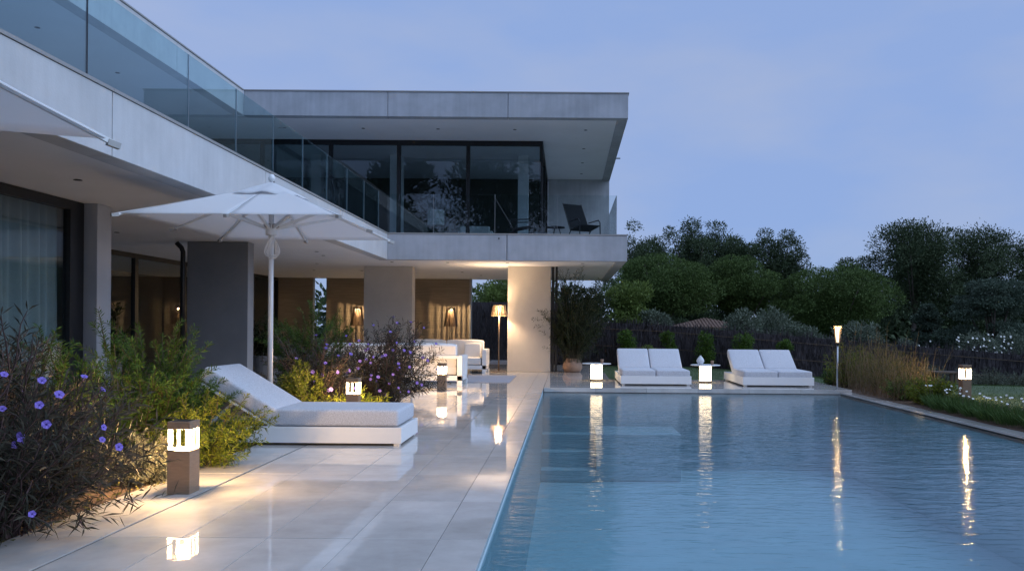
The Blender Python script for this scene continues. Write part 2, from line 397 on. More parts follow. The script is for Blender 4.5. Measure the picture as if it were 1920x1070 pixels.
# covered terrace beside and under the house
for j in range(6):
    y = 15.65 + j
    for i in range(8):
        x = -2.572 - 0.98 * (i + 1); tile(x, x + 0.98, y, y + 1)
struct(MB().box(-13.9, -2.6, 21.66, 29.5, -0.034, -0.002).box(-2.6, 0.99, 21.66, 25.9, -0.034, -0.002).box(-13.9, -10.42, 11.4, 21.65, -0.034, -0.002).build('covered_floor', 'wet_tile'))
# far terrace at the end of the pool: overhanging slabs
for i in range(6):
    x0 = PX0 + 0.014 + i * 1.012
    tile(x0, x0 + 1.012, PY1 - 0.02, PY1 + 0.46, th=0.085, name='edge_slab')
    for j in range(3):
        tile(x0, x0 + 1.012, PY1 + 0.46 + j * 0.76, PY1 + 0.46 + (j + 1) * 0.76)
for i in range(3):
    for j in range(3):
        tile(PX0 + 0.014 + i * 0.48, PX0 + 0.014 + (i + 1) * 0.48, 19.04 + j * 0.87, 19.04 + (j + 1) * 0.87)
coping = struct(MB().box(5.40, 5.62, -3, PY1 - 0.03, -0.14, -0.081).build('pool_coping', 'concrete'))
for i in range(14):
    o = tile(5.395, 5.625, 2.3 + i, 3.3 + i if i < 13 else PY1 - 0.03, z1=-0.05, name='coping_tile'); o.parent = coping
struct(MB().box(-6.3, -3.085, -3, 15.62, -0.09, -0.012).build('planting_bed', 'soil'))
struct(MB().box(5.63, 7.0, 2, 16.9, -0.30, -0.045).box(5.66, 7.4, 16.9, 18.8, -0.30, -0.05).build('border_bed', 'soil'))

# ------------------------------------------------------------------ villa
villa = thing('villa', 'flat roofed concrete villa with glass balustrades and deep overhanging slabs', 'house')
ZS, ZF, ZC = 2.76, 3.365, 3.40      # soffit, fascia top, cap top
FX, FY, EX = -4.27, 19.66, 1.43
BK = 28.45
def vbox(name, m, *a, bevel=0.0, parent=None): return MB().box(*a).build(name, m, parent or villa, bevel)
vbox('floor_slab', 'soffit', -14, FX - 0.252, -5, FY + 0.25, ZS + 0.03, 3.30)
vbox('floor_slab', 'soffit', -14, EX - 0.252, FY + 0.252, BK, ZS + 0.03, 3.30)
vbox('terrace_paving', 'concrete', -14, FX - 0.10, -5, FY + 0.20, 3.303, 3.33)
vbox('terrace_paving', 'concrete', -14, EX - 0.10, FY + 0.203, BK, 3.303, 3.33)
ys = [-5, -0.2, 3.8, 7.75, 11.7, 15.7, FY]
for a, c in zip(ys[:-1], ys[1:]):
    vbox('fascia_panel', 'concrete_panel', FX - 0.25, FX, a + 0.008, c - 0.008, ZS, ZF, bevel=0.006)
    cp = vbox('fascia_cap', 'metal_cap', FX - 0.26, FX + 0.012, a + 0.003, c + (0 if c < FY else -0.002) - 0.003, ZF + 0.004, ZC)
for a, c in ((FX - 0.25, -1.43), (-1.43, EX)):
    vbox('fascia_panel', 'concrete', a + 0.008, c - 0.008 if c < 0 else c, FY + 0.003, FY + 0.25, ZS, ZF, bevel=0.006)
    vbox('fascia_cap', 'metal_cap', a + 0.003, c - 0.003 if c < 0 else c + 0.012, FY - 0.008, FY + 0.26, ZF + 0.004, ZC)
for a, c in ((FY + 0.26, 22.5), (22.5, 25.4), (25.4, BK)):
    vbox('fascia_panel', 'concrete', EX - 0.25, EX, a + 0.008, c - 0.008, ZS, ZF, bevel=0.006)
    vbox('fascia_cap', 'metal_cap', EX - 0.26, EX + 0.012, a + 0.010, c - 0.003, ZF + 0.004, ZC)
# roof: L-shaped slab with fascia
RB, RT, LX = 6.16, 6.74, -7.72
vbox('roof_slab', 'soffit', -16, LX - 0.252, -5, FY + 0.25, RB + 0.03, RT - 0.05)
vbox('roof_slab', 'soffit', -16, EX - 0.252, FY + 0.252, BK, RB + 0.03, RT - 0.05)
for a, c in ((LX, -4.29), (-4.29, -1.43), (-1.43, EX)):
    vbox('roof_fascia', 'concrete', a + (0.006 if a > LX else 0), c - 0.006 if c < 0 else c, FY, FY + 0.25, RB, RT, bevel=0.006)
    vbox('roof_cap', 'metal_cap', a, c - 0.003 if c < 0 else c + 0.02, FY - 0.02, FY + 0.27, RT + 0.003, RT + 0.03)
for a, c in ((FY + 0.26, 22.5), (22.5, 25.4), (25.4, BK)):
    vbox('roof_fascia', 'concrete', EX - 0.25, EX, a + 0.006, c - 0.006, RB, RT, bevel=0.006)
    vbox('roof_cap', 'metal_cap', EX - 0.27, EX + 0.02, a + 0.012, c - 0.003, RT + 0.003, RT + 0.03)
yl = [-5, 4, 8.1, 12.2, 16.3, FY - 0.004]
for a, c in zip(yl[:-1], yl[1:]):
    vbox('roof_fascia', 'concrete_panel', LX - 0.25, LX, a + 0.006, c - 0.006, RB, RT, bevel=0.006)
    vbox('roof_cap', 'metal_cap', LX - 0.27, LX + 0.02, a + 0.003, c - 0.022, RT + 0.003, RT + 0.03)
# balustrades
GX = FX - 0.06
gy = [-1.0, 1.2, 3.4, 5.45, 7.44, 9.43] + [9.43 + 1.365 * k for k in range(1, 8)]
for a, c in zip(gy[:-1], gy[1:]):
    p = vbox('balustrade_pane', 'balustrade_glass', GX - 0.012, GX, a + 0.006, min(c, FY + 0.06) - 0.006, ZC + 0.002, 4.265)
    vbox('pane_edge', 'dark_frame' if a in (5.45,) else 'steel', GX - 0.013, GX + 0.001, min(c, FY + 0.06) - 0.0045, min(c, FY + 0.06) + 0.0045, ZC + 0.002, 4.265, parent=p)
gxs = [GX + 0.02, -3.2, -1.73, -0.24, 1.18]
for a, c in zip(gxs[:-1], gxs[1:]):
    p = vbox('balustrade_pane', 'clear_glass', a + 0.006, c - 0.006, FY + 0.11, FY + 0.122, ZC + 0.002, 4.34)
    vbox('pane_edge', 'steel', c - 0.004, c + 0.004, FY + 0.109, FY + 0.123, ZC + 0.002, 4.34, parent=p)
gyr = [FY + 0.14, 22.0, 24.0, 26.0, 28.0]
for a, c in zip(gyr[:-1], gyr[1:]):
    vbox('balustrade_pane', 'clear_glass', 1.17, 1.182, a + 0.006, c - 0.006, ZC + 0.002, 4.34)
# upper glazing
WY = 22.3
def window(axis, fixed, a, c, z0, z1, post=0.06, depth=0.09, head=0.10):
    """one glazed leaf with its frame: axis 'x' runs along X at Y=fixed, 'y' along Y at X=fixed"""
    w = None
    def bx(u0, u1, d0, d1, zz0, zz1):
        return (u0, u1, fixed + d0, fixed + d1, zz0, zz1) if axis == 'x' else (fixed + d0, fixed + d1, u0, u1, zz0, zz1)
    fr = MB().box(*bx(a, a + post, 0, depth, z0, z1)).box(*bx(c - post, c, 0, depth, z0, z1))
    fr.box(*bx(a + post, c - post, 0, depth, z1 - head, z1)).box(*bx(a + post, c - post, 0, depth, z0, z0 + 0.05))
    w = fr.build('window_frame', 'dark_frame', villa)
    MB().box(*bx(a + post, c - post, 0.03, 0.042, z0 + 0.05, z1 - head)).build('pane', 'window_glass', w)
    return w
for a, c in ((-10.1, -8.25), (-8.247, -6.40), (-6.397, -4.56), (-4.557, -2.69), (-2.687, -0.67)):
    window('x', WY, a, c, 3.335, RB + 0.027, post=0.05, head=0.13)
for a, c in ((WY + 0.1, 25.2), (25.203, 28.08)):
    window('y', -0.76, a, c, 3.335, RB + 0.027, head=0.13)
vbox('rear_wall', 'concrete', -0.66, 1.42, 28.1, 28.4, 3.335, RB + 0.028)
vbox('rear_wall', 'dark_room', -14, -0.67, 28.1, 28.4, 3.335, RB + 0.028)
vbox('inner_column', 'soffit', -1.45, -1.15, 24.2, 24.5, 3.335, RB + 0.028)
vbox('inner_column', 'soffit', -5.2, -4.85, 24.2, 24.5, 3.335, RB + 0.028)
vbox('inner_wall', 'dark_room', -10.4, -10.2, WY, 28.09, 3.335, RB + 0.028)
vbox('wing_wall', 'concrete', -10.7, -10.45, -5, 28.09, 3.335, RB + 0.028)
# ground floor: columns, walls, glazing
def column(x0, x1, y0, y1, m): return vbox('column', m, x0, x1, y0, y1, 0.0, ZS + 0.028, bevel=0.008)
column(-1.56, -0.42, 21.9, 22.25, 'column_plaster')
column(-5.47, -4.16, 22.3, 22.7, 'column_plaster')
column(-7.35, -6.17, 16.0, 16.3, 'pillar_dark')
column(-9.80, -6.26, 11.02, 11.36, 'pillar_grey')
MB().tube([(-6.13 - 1.27, 15.93, 0), (-7.40, 15.93, 2.58), (-7.43, 15.93, 2.66), (-7.52, 15.93, 2.75)], 0.045, 10).build('rain_pipe', 'dark_frame', villa, smooth=True)
vbox('sliding_post', 'dark_frame', -0.40, -0.33, 22.0, 22.12, 0, ZS + 0.028)
vbox('sliding_post', 'dark_frame', -0.30, -0.24, 22.0, 22.12, 0, ZS + 0.028)
def board_wall(x0, x1):
    vbox('rear_wall', 'wood_wall', x0, x1, 28.22, 28.42, 0, ZS + 0.028)
    nb = 12; h = 2.78 / nb
    for k in range(nb):
        vbox('wall_board', 'wood_wall', x0 + 0.004, x1 - 0.004, 28.195, 28.217, k * h + 0.003, (k + 1) * h - 0.003)
board_wall(-10.2, -8.65); board_wall(-8.2, -3.32)
vbox('opening_jamb', 'metal_cap', -3.315, -3.25, 28.15, 28.45, 0, ZS + 0.028)
for a, c in ((11.40, 14.1), (14.103, 16.5), (16.503, 18.9), (18.903, 21.3), (21.303, 23.7), (23.703, 26.0), (26.003, 28.19)):
    window('y', -9.92, a, c, 0.0, ZS + 0.025, head=0.10, post=0.07)
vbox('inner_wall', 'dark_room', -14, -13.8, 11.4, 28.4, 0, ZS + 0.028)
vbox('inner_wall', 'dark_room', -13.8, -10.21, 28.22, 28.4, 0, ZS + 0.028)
for a, c in ((-2.0, 1.6), (1.603, 4.9), (4.903, 8.0), (8.003, 11.0)):
    window('y', -6.52, a, c, 0.0, ZS + 0.025, head=0.12, post=0.10 if c < 10 else 0.30)
vbox('inner_wall', 'dark_room', -11.2, -11.0, -5, 11.0, 0, ZS + 0.028)
vbox('room_paving', 'room_floor', -11, -6.55, -5, 11.0, -0.03, 0.004)
# downlights in the soffits
def downlight(x, y, z):
    o = MB().lathe([(0.045, -0.004), (0.045, 0.0), (0.034, 0.002), (0.034, 0.012)], 14).build('downlight', 'dark_frame', villa, loc=(x, y, z))
for y in (6.5, 9.2, 12.4, 15.2, 18.0):
    downlight(-5.45, y, ZS + 0.026)
for x, y in ((-6.7, 17.0), (-7.9, 14.5), (-7.9, 18), (-5.6, 19.0), (-4.4, 20.8), (-3.0, 20.8), (-1.5, 20.8), (0.4, 20.8), (-3.1, 24.5), (-2.7, 26), (-6.5, 21.5), (-6.0, 24.2), (-7.4, 24.2)):
    downlight(x, y, ZS + 0.026)
for x in (-7.2, -5.2, -3.3, -1.35, 0.45): downlight(x, 21.0, RB + 0.026)
for y in (23.2, 25.2, 27.0): downlight(0.45, y, RB + 0.026)
for y in (9.0, 11.5, 14.0, 16.5): downlight(-9.0, y, RB + 0.026)
# small wall spouts under the caps
for x, y in ((-1.62, FY - 0.02),):
    MB().tube([(x, y, 3.28), (x, y + 0.06, 3.28)], 0.018, 8).build('rain_spout', 'dark_frame', villa)
MB().tube([(FX - 0.02, 11.95, 3.26), (FX + 0.03, 11.95, 3.26)], 0.018, 8).build('rain_spout', 'dark_frame', villa)
MB().tube([(EX - 0.02, 25.0, 6.3), (EX + 0.16, 25.0, 6.3)], 0.03, 8).build('rain_spout', 'steel', villa)

# curtain in the left room
def curtain():
    V, F = [], []; n = 120; y0, y1 = 9.62, 10.86
    for i in range(n + 1):
        u = i / n; y = y0 + (y1 - y0) * u
        x = -6.68 + 0.055 * math.sin(u * 44) + 0.03 * math.sin(u * 23 + 1)
        for z, k in ((0.02, 1.25), (1.3, 1.0), (2.72, 0.75)):
            V.append((-6.68 + (x + 6.68) * k, y, z))
    for i in range(n):
        for k in range(2): F.append((i * 3 + k, i * 3 + 3 + k, i * 3 + 4 + k, i * 3 + 1 + k))
    me = bpy.data.meshes.new('curtain'); me.from_pydata(V, [], F); me.update()
    o = link('curtain', me, 'curtain_cloth', smooth=True)
    s = o.modifiers.new('s', 'SOLIDIFY'); s.thickness = 0.004
    tag(o, 'pale grey blue curtain hanging behind the left window', 'curtain')
curtain()

# ------------------------------------------------------------------ lamps
def bollard(loc, label, e=9.0, side=1):
    t = thing('bollard_light', label, 'bollard light', loc, 0, 'square bollard lights around the pool')
    w = 0.08
    MB().box(-w, w, -w, w, 0.0, 0.305).build('post', 'bollard_stone', t, 0.004)
    cap = MB().box(-w, w, -w, w, 0.455, 0.51).build('cap', 'bollard_stone', t, 0.003)
    MB().box(-0.055, 0.055, -0.055, 0.055, 0.511, 0.513).build('solar_panel', 'dark_frame', cap)
    MB().box(-w + 0.004, w - 0.004, -w + 0.004, w - 0.004, 0.307, 0.315).build('glow_plate', 'glow_warm', t)
    for rz in (0, math.pi / 2, -math.pi / 2):
        # acrylic plates: two wide corner strips and a narrow middle one, with open slots between
        for x0, x1 in ((-0.076, -0.044), (-0.012, 0.010), (0.046, 0.076)):
            if rz * side < 0 and x0 * side < 0.04 - 0.08 * (side < 0): continue   # the side turned away has one strip only
            o = MB().box(x0, x1, -0.0755, -0.0705, 0.316, 0.454).build('glow_plate', 'glow_warm', t); o.rotation_euler = (0, 0, rz)
    point_light('bulb', t, (0, 0, 0.42), e, (1.0, 0.62, 0.27), 0.045)
    return t
bollard((-2.72, 5.89, 0.0), 'square bollard light on the pale strip beside the purple flowering bush, nearest the camera', 105)
bollard((-2.76, 10.75, 0.0), 'square bollard light glowing just behind the sun lounger cushion', 85)
bollard((-2.28, 15.2, 0.0), 'square bollard light at the end of the flower bush beside the white sofa', 75)
bollard((7.12, 14.75, -0.055), 'square bollard light standing on the lawn behind the white flower border', 55, -1).scale = (1, 1, 1.24)

def slat_shade(t, z0, z1, r0, r1, n, m, sw=0.7, th=0.006):
    sh = MB().lathe([(r1 + 0.004, z1 - 0.012), (r1 + 0.004, z1 + 0.004), (r1 - 0.006, z1 + 0.004), (r1 - 0.006, z1 - 0.012)], 24)
    sh.lathe([(r0 + 0.004, z0 - 0.004), (r0 + 0.004, z0 + 0.010), (r0 - 0.006, z0 + 0.010), (r0 - 0.006, z0 - 0.004)], 24)
    # rings only: drop the caps
    sh.f = [f for f in sh.f if len(f) == 4]
    shade = sh.build('lamp_shade', m, t)
    for k in range(n):
        a = 2 * math.pi * k / n; w0 = math.pi * r0 / n * sw; w1 = math.pi * r1 / n * sw
        ca, sa = math.cos(a), math.sin(a)
        def P(r, w, z): return (r * ca - w * sa, r * sa + w * ca, z)
        lo = [P(r0 - th, -w0, z0), P(r0, -w0, z0), P(r0, w0, z0), P(r0 - th, w0, z0)]
        hi = [P(r1 - th, -w1, z1), P(r1, -w1, z1), P(r1, w1, z1), P(r1 - th, w1, z1)]
        MB().hexa(lo, hi).build('slat', m, shade)
    return shade
def tripod_lamp(loc, label):
    t = thing('tripod_lamp', label, 'floor lamp', loc, 0, 'slatted tripod floor lamps by the rear wall')
    slat_shade(t, 1.18, 1.74, 0.235, 0.14, 34, 'dark_wood', 0.78)
    MB().lathe([(0.14, 1.745), (0.14, 1.79), (0.02, 1.80)], 24).build('cap', 'dark_wood', t, smooth=False)
    MB().lathe([(0.06, 1.725), (0.06, 1.74)], 18).build('led', 'glow_led', t)
    for k in range(3):
        a = 2 * math.pi * k / 3 + 0.5
        MB().tube([(0.25 * math.cos(a), 0.25 * math.sin(a), 0), (0.11 * math.cos(a), 0.11 * math.sin(a), 1.745)], 0.013, 8).build('leg', 'dark_wood', t)
    point_light('bulb', t, (0, 0, 1.70), 170, (1.0, 0.70, 0.38), 0.012)
tripod_lamp((-3.83, 27.35, 0), 'slatted tripod lamp with glowing top behind the white sofa')
tripod_lamp((-6.92, 27.35, 0), 'slatted tripod lamp with glowing top behind the flower bush')
t = thing('standing_lamp', 'tall standing lamp with wide slatted shade beside the pale column', 'floor lamp', (-1.76, 21.6, 0))
slat_shade(t, 1.47, 1.75, 0.215, 0.155, 26, 'slat_wood', 0.84)
MB().lathe([(0.19, 0.0), (0.19, 0.022), (0.03, 0.028)], 28).build('base', 'bronze', t)
MB().tube([(0, 0, 0.02), (0, 0, 1.60)], 0.020, 10).build('pole', 'bronze', t, smooth=True)
MB().lathe([(0.05, 1.66), (0.05, 1.70)], 18).build('led', 'glow_led', t)
point_light('bulb', t, (0.0, 0.0, 1.64), 150, (1.0, 0.70, 0.42), 0.09)
t = thing('torch_lamp', 'slender garden torch with tapered glowing head at terrace corner', 'garden torch', (5.40, 16.45, 0))
MB().tube([(0, 0, 0), (0, 0, 0.90)], 0.016, 10).build('pole', 'steel', t, smooth=True)
MB().lathe([(0.020, 0.86), (0.030, 0.90), (0.030, 0.92)], 16).build('socket', 'dark_frame', t)
slat_shade(t, 0.92, 1.26, 0.042, 0.082, 14, 'slat_wood', 0.55, 0.004)
MB().lathe([(0.022, 0.93), (0.050, 1.22)], 16).build('glow_tube', 'glow_lantern', t)
MB().lathe([(0.086, 1.264), (0.086, 1.272)], 20).build('cap', 'dark_frame', t)
point_light('bulb', t, (0, 0, 1.24), 16, (1.0, 0.66, 0.30), 0.03)

def lantern_table(loc, label):
    t = thing('lantern_table', label, 'side table', loc, 0, 'glowing drum side tables beside the daybeds')
    MB().lathe([(0.125, 0.035), (0.13, 0.05), (0.13, 0.345), (0.125, 0.355)], 32).build('lantern_drum', 'glow_lantern', t, smooth=False)
    MB().lathe([(0.132, 0.0), (0.132, 0.034)], 32).build('base', 'bronze', t)
    MB().lathe([(0.31, 0.372), (0.325, 0.376), (0.325, 0.386), (0.31, 0.390)], 40).build('table_top', 'ceramic', t)
    MB().tube([(0, 0, 0.355), (0, 0, 0.373)], 0.05, 12).build('collar', 'bronze', t)
lantern_table((0.68, 18.45, 0), 'glowing drum table beside the potted plant, left of the daybeds')
lantern_table((3.06, 18.15, 0), 'glowing drum table with a white vase between the two daybeds')
v = MB().lathe([(0.030, 0), (0.055, 0.02), (0.085, 0.07), (0.080, 0.11), (0.045, 0.16), (0.020, 0.185), (0.024, 0.20)], 24).build('vase', 'ceramic', None, smooth=True, loc=(2.94, 18.10, 0.391))
tag(v, 'small ribbed white vase on the glowing drum table', 'vase')
for x, y, lb in ((0.80, 18.40, 'small brown cup on the drum table beside the potted plant'), (3.20, 18.10, 'small brown cup on the drum table next to the white vase')):
    c = MB().lathe([(0.028, 0), (0.036, 0.09), (0.033, 0.09), (0.026, 0.006)], 18).build('cup', 'terracotta', None, smooth=True, loc=(x, y, 0.391)); tag(c, lb, 'cup', 'brown cups on the drum tables')

# ------------------------------------------------------------------ furniture
def cushion(name, parent, p, size, m, rx=0, ry=0, puff=0.012):
    """soft box: p is the centre, rounded edges and gently domed faces"""
    sx, sy, sz = size; nx, ny = 8, 8
    mb = MB(); vs, idx = [], {}
    for top in (1, -1):
        for j in range(ny + 1):
            for i in range(nx + 1):
                u, w = i / nx * 2 - 1, j / ny * 2 - 1
                d = puff * (1 - u ** 4) * (1 - w ** 4)
                idx[(top, i, j)] = len(vs); vs.append((u * sx / 2, w * sy / 2, top * (sz / 2 + d)))
    fs = []
    for j in range(ny):
        for i in range(nx):
            fs.append((idx[1, i, j], idx[1, i + 1, j], idx[1, i + 1, j + 1], idx[1, i, j + 1]))
            fs.append((idx[-1, i, j], idx[-1, i, j + 1], idx[-1, i + 1, j + 1], idx[-1, i + 1, j]))
    for i in range(nx):
        fs.append((idx[-1, i, 0], idx[-1, i + 1, 0], idx[1, i + 1, 0], idx[1, i, 0]))
        fs.append((idx[-1, i + 1, ny], idx[-1, i, ny], idx[1, i, ny], idx[1, i + 1, ny]))
    for j in range(ny):
        fs.append((idx[-1, 0, j + 1], idx[-1, 0, j], idx[1, 0, j], idx[1, 0, j + 1]))
        fs.append((idx[-1, nx, j], idx[-1, nx, j + 1], idx[1, nx, j + 1], idx[1, nx, j]))
    mb.add(vs, fs)
    o = mb.build(name, m, parent, bevel=min(0.03, sz * 0.28), seg=4, smooth=True)
    o.location = p; o.rotation_euler = (rx, ry, 0)
    return o

# near sun lounger: foot towards the pool, head to the left
L = thing('sun_lounger', 'white sun lounger with grey cushion and raised backrest on the wet deck', 'sun lounger', (-1.63, 8.21, 0))
ln, wd = 2.08, 0.90
MB().box(-ln, 0, 0, 0.025, 0.025, 0.185).build('frame_side', 'white_paint', L, 0.003)
MB().box(-ln, 0, wd - 0.025, wd, 0.025, 0.185).build('frame_side', 'white_paint', L, 0.003)
MB().box(-0.025, -0.0015, 0.026, wd - 0.026, 0.025, 0.1845).build('frame_end', 'white_paint', L, 0.003)
MB().box(-ln + 0.0015, -ln + 0.025, 0.026, wd - 0.026, 0.025, 0.1845).build('frame_end', 'white_paint', L, 0.003)
for k in range(9):
    x = -ln + 0.06 + k * 0.10
    MB().box(x, x + 0.07, 0.027, wd - 0.027, 0.150, 0.165).build('slat', 'white_metal', L)
MB().box(-1.30, -0.03, 0.027, wd - 0.027, 0.155, 0.175).build('deck_panel', 'white_metal', L)
for x, y in ((-ln + 0.05, 0.05), (-0.05, 0.05), (-ln + 0.05, wd - 0.05), (-0.05, wd - 0.05)):
    MB().box(x - 0.03, x + 0.03, y - 0.03, y + 0.03, 0.0, 0.026).build('foot', 'white_metal', L)
cushion('seat_cushion', L, (-0.68, wd / 2, 0.272), (1.29, wd - 0.05, 0.165), 'fabric_grey')
ang = R(31)
bc = cushion('back_cushion', L, (-1.30 - 0.40 * math.cos(ang), wd / 2, 0.235 + 0.40 * math.sin(ang) + 0.055), (0.84, wd - 0.05, 0.155), 'fabric_grey', ry=ang)
bp = MB().box(-0.43, 0.43, -wd / 2 + 0.035, wd / 2 - 0.035, -0.012, 0.012).build('back_panel', 'white_paint', L, 0.003)
bp.location = (-1.30 - 0.42 * math.cos(ang), wd / 2, 0.19 + 0.42 * math.sin(ang) - 0.012); bp.rotation_euler = (0, ang, 0)
for y in (0.12, wd - 0.12):
    MB().beam((-1.72, y, 0.40), (-2.0, y, 0.165), 0.02, 0.03).build('strut', 'white_metal', L)

def daybed(loc, label):
    t = thing('double_daybed', label, 'daybed', loc, 0, 'double daybeds on the far terrace')
    w, d = 1.46, 2.05
    MB().box(0, w, 0, 0.025, 0.03, 0.195).build('frame_end', 'white_paint', t, 0.003)
    MB().box(0, w, d - 0.025, d, 0.03, 0.195).build('frame_end', 'white_paint', t, 0.003)
    MB().box(0.0015, 0.025, 0.026, d - 0.026, 0.03, 0.1945).build('frame_side', 'white_paint', t, 0.003)
    MB().box(w - 0.025, w - 0.0015, 0.026, d - 0.026, 0.03, 0.1945).build('frame_side', 'white_paint', t, 0.003)
    MB().box(0.026, w - 0.026, 0.026, d - 0.026, 0.15, 0.17).build('deck_panel', 'white_metal', t)
    for x, y in ((0.06, 0.06), (w - 0.06, 0.06), (0.06, d - 0.06), (w - 0.06, d - 0.06)):
        MB().box(x - 0.03, x + 0.03, y - 0.03, y + 0.03, 0, 0.031).build('foot', 'white_metal', t)
    a = R(32)
    for x in (0.025 + 0.35, w - 0.025 - 0.35):
        cushion('seat_cushion', t, (x, 0.62, 0.245), (0.698, 1.19, 0.14), 'fabric_grey')
        cushion('back_cushion', t, (x, 1.22 + 0.36 * math.cos(a), 0.215 + 0.38 * math.sin(a) + 0.05), (0.698, 0.76, 0.13), 'fabric_grey', rx=a)
        p = MB().box(-0.33, 0.33, -0.38, 0.38, -0.01, 0.01).build('back_panel', 'white_paint', t)
        p.location = (x, 1.26 + 0.36 * math.cos(a), 0.17 + 0.37 * math.sin(a)); p.rotation_euler = (a, 0, 0)
    return t
daybed((1.13, 17.05, 0), 'white double daybed between the two glowing drum tables')
daybed((3.63, 16.95, 0), 'white double daybed nearest the garden torch and reeds')

# sofas
def sofa(name, label, loc, w, rz, backs):
    t = thing(name, label, 'sofa', loc, rz, 'white framed sofas under the overhang')
    d = 0.92
    MB().box(0, w, 0.0, d, 0.10, 0.20).build('base_frame', 'white_paint', t, 0.004)
    for x in (0, w - 0.10):
        a = MB().box(x, x + 0.10, 0.0, 0.10, 0.0, 0.60).box(x, x + 0.10, d - 0.10, d, 0.0, 0.60).box(x, x + 0.10, 0.10, d - 0.10, 0.51, 0.60)
        a.box(x + 0.01, x + 0.09, 0.10, d - 0.10, 0.205, 0.508).build('arm', 'white_paint', t, 0.004)
    MB().box(0.101, w - 0.101, d - 0.06, d - 0.002, 0.54, 0.60).build('back_rail', 'white_paint', t, 0.004)
    for k in range(1, backs): MB().box(w * k / backs - 0.02, w * k / backs + 0.02, d - 0.05, d - 0.012, 0.203, 0.538).build('back_post', 'white_paint', t)
    cw = (w - 0.24) / backs
    for k in range(backs):
        x = 0.12 + cw * (k + 0.5)
        cushion('seat_cushion', t, (x, 0.42, 0.30), (cw - 0.01, 0.78, 0.17), 'fabric_white')
        cushion('back_cushion', t, (x, 0.74, 0.60), (cw - 0.02, 0.20, 0.42), 'fabric_white', rx=-0.16, puff=0.03)
    return t
sofa('sofa', 'white framed sofa facing the pool with a pillow at its right end', (-4.25, 20.95, 0), 2.22, 0, 2)
s2 = sofa('sofa', 'long white framed sofa seen from behind next to the flower bush', (-2.08, 17.45, 0), 2.9, math.pi, 3)
pw = cushion('pillow', None, (-2.42, 21.40, 0.55), (0.42, 0.12, 0.36), 'fabric_white', rx=-0.3, puff=0.03); tag(pw, 'small white pillow leaning in the corner of the pool facing sofa', 'pillow')
rug = MB().box(-4.6, -1.20, 17.5, 20.05, 0.003, 0.012).build('rug', 'rug_weave'); tag(rug, 'flat grey woven rug on the terrace between the sofas', 'rug')

# balcony furniture
def recliner(loc, rz, label):
    t = thing('mesh_recliner', label, 'chair', loc, rz, 'dark recliners on the balcony')
    MB().hexa([(-0.27, -0.30, 0.36), (0.27, -0.30, 0.36), (0.27, 0.20, 0.27), (-0.27, 0.20, 0.27)], [(-0.27, -0.30, 0.385), (0.27, -0.30, 0.385), (0.27, 0.20, 0.295), (-0.27, 0.20, 0.295)]).build('seat', 'black_mesh', t)
    MB().hexa([(-0.27, 0.18, 0.27), (0.27, 0.18, 0.27), (0.27, 0.205, 0.27), (-0.27, 0.205, 0.27)], [(-0.25, 0.62, 1.00), (0.25, 0.62, 1.00), (0.25, 0.645, 1.00), (-0.25, 0.645, 1.00)]).build('backrest', 'black_mesh', t)
    for s in (-1, 1):
        MB().tube([(s * 0.29, -0.32, 0), (s * 0.29, -0.30, 0.45), (s * 0.29, -0.22, 0.52), (s * 0.29, 0.28, 0.50)], 0.014, 6).build('arm', 'dark_frame', t)
        MB().tube([(s * 0.28, 0.48, 0), (s * 0.28, 0.10, 0.33)], 0.014, 6).build('leg', 'dark_frame', t)
        MB().tube([(s * 0.28, -0.30, 0.37), (s * 0.28, 0.20, 0.28), (s * 0.265, 0.64, 1.01)], 0.014, 6).build('side_rail', 'dark_frame', t)
recliner((0.42, 20.7, 3.335), R(28), 'dark mesh recliner on the balcony in front of the concrete wall')
recliner((-1.15, 20.8, 3.335), R(92), 'dark mesh recliner on the balcony seen from the side before the glazing')
t = thing('balcony_table', 'small round dark table between the balcony recliners', 'side table', (-0.28, 20.8, 3.335))
MB().lathe([(0.22, 0.34), (0.23, 0.35), (0.22, 0.365)], 24).build('table_top', 'black_mesh', t)
for k in range(3):
    a = 2 * math.pi * k / 3; MB().tube([(0.17 * math.cos(a), 0.17 * math.sin(a), 0), (0.07 * math.cos(a), 0.07 * math.sin(a), 0.345)], 0.012, 6).build('leg', 'dark_frame', t)
t = thing('table_lamp', 'large drum shade lamp standing inside the upper room', 'lamp', (-3.75, 23.6, 3.335))
MB().lathe([(0.24, 0.72), (0.24, 1.15)], 24).build('lamp_shade', 'lamp_shade_white', t, smooth=False)
MB().tube([(0, 0, 0.5), (0, 0, 0.74)], 0.02, 8).build('stem', 'dark_frame', t)
MB().lathe([(0.3, 0), (0.3, 0.03), (0.28, 0.47), (0.3, 0.5)], 20).build('pedestal', 'dark_wood', t)
t = thing('armchair', 'pale armchair with its back to the upper window', 'armchair', (-2.6, 23.2, 3.335))
MB().box(-0.42, 0.42, 0, 0.16, 0.08, 0.66).build('backrest', 'fabric_white', t, 0.03)
for s in (-1, 1): MB().box(s * 0.42 - 0.07, s * 0.42 + 0.07, 0.162, 0.80, 0.08, 0.55).build('arm', 'fabric_white', t, 0.02)
MB().box(-0.345, 0.345, 0.165, 0.80, 0.08, 0.42).build('seat', 'fabric_white', t, 0.02)

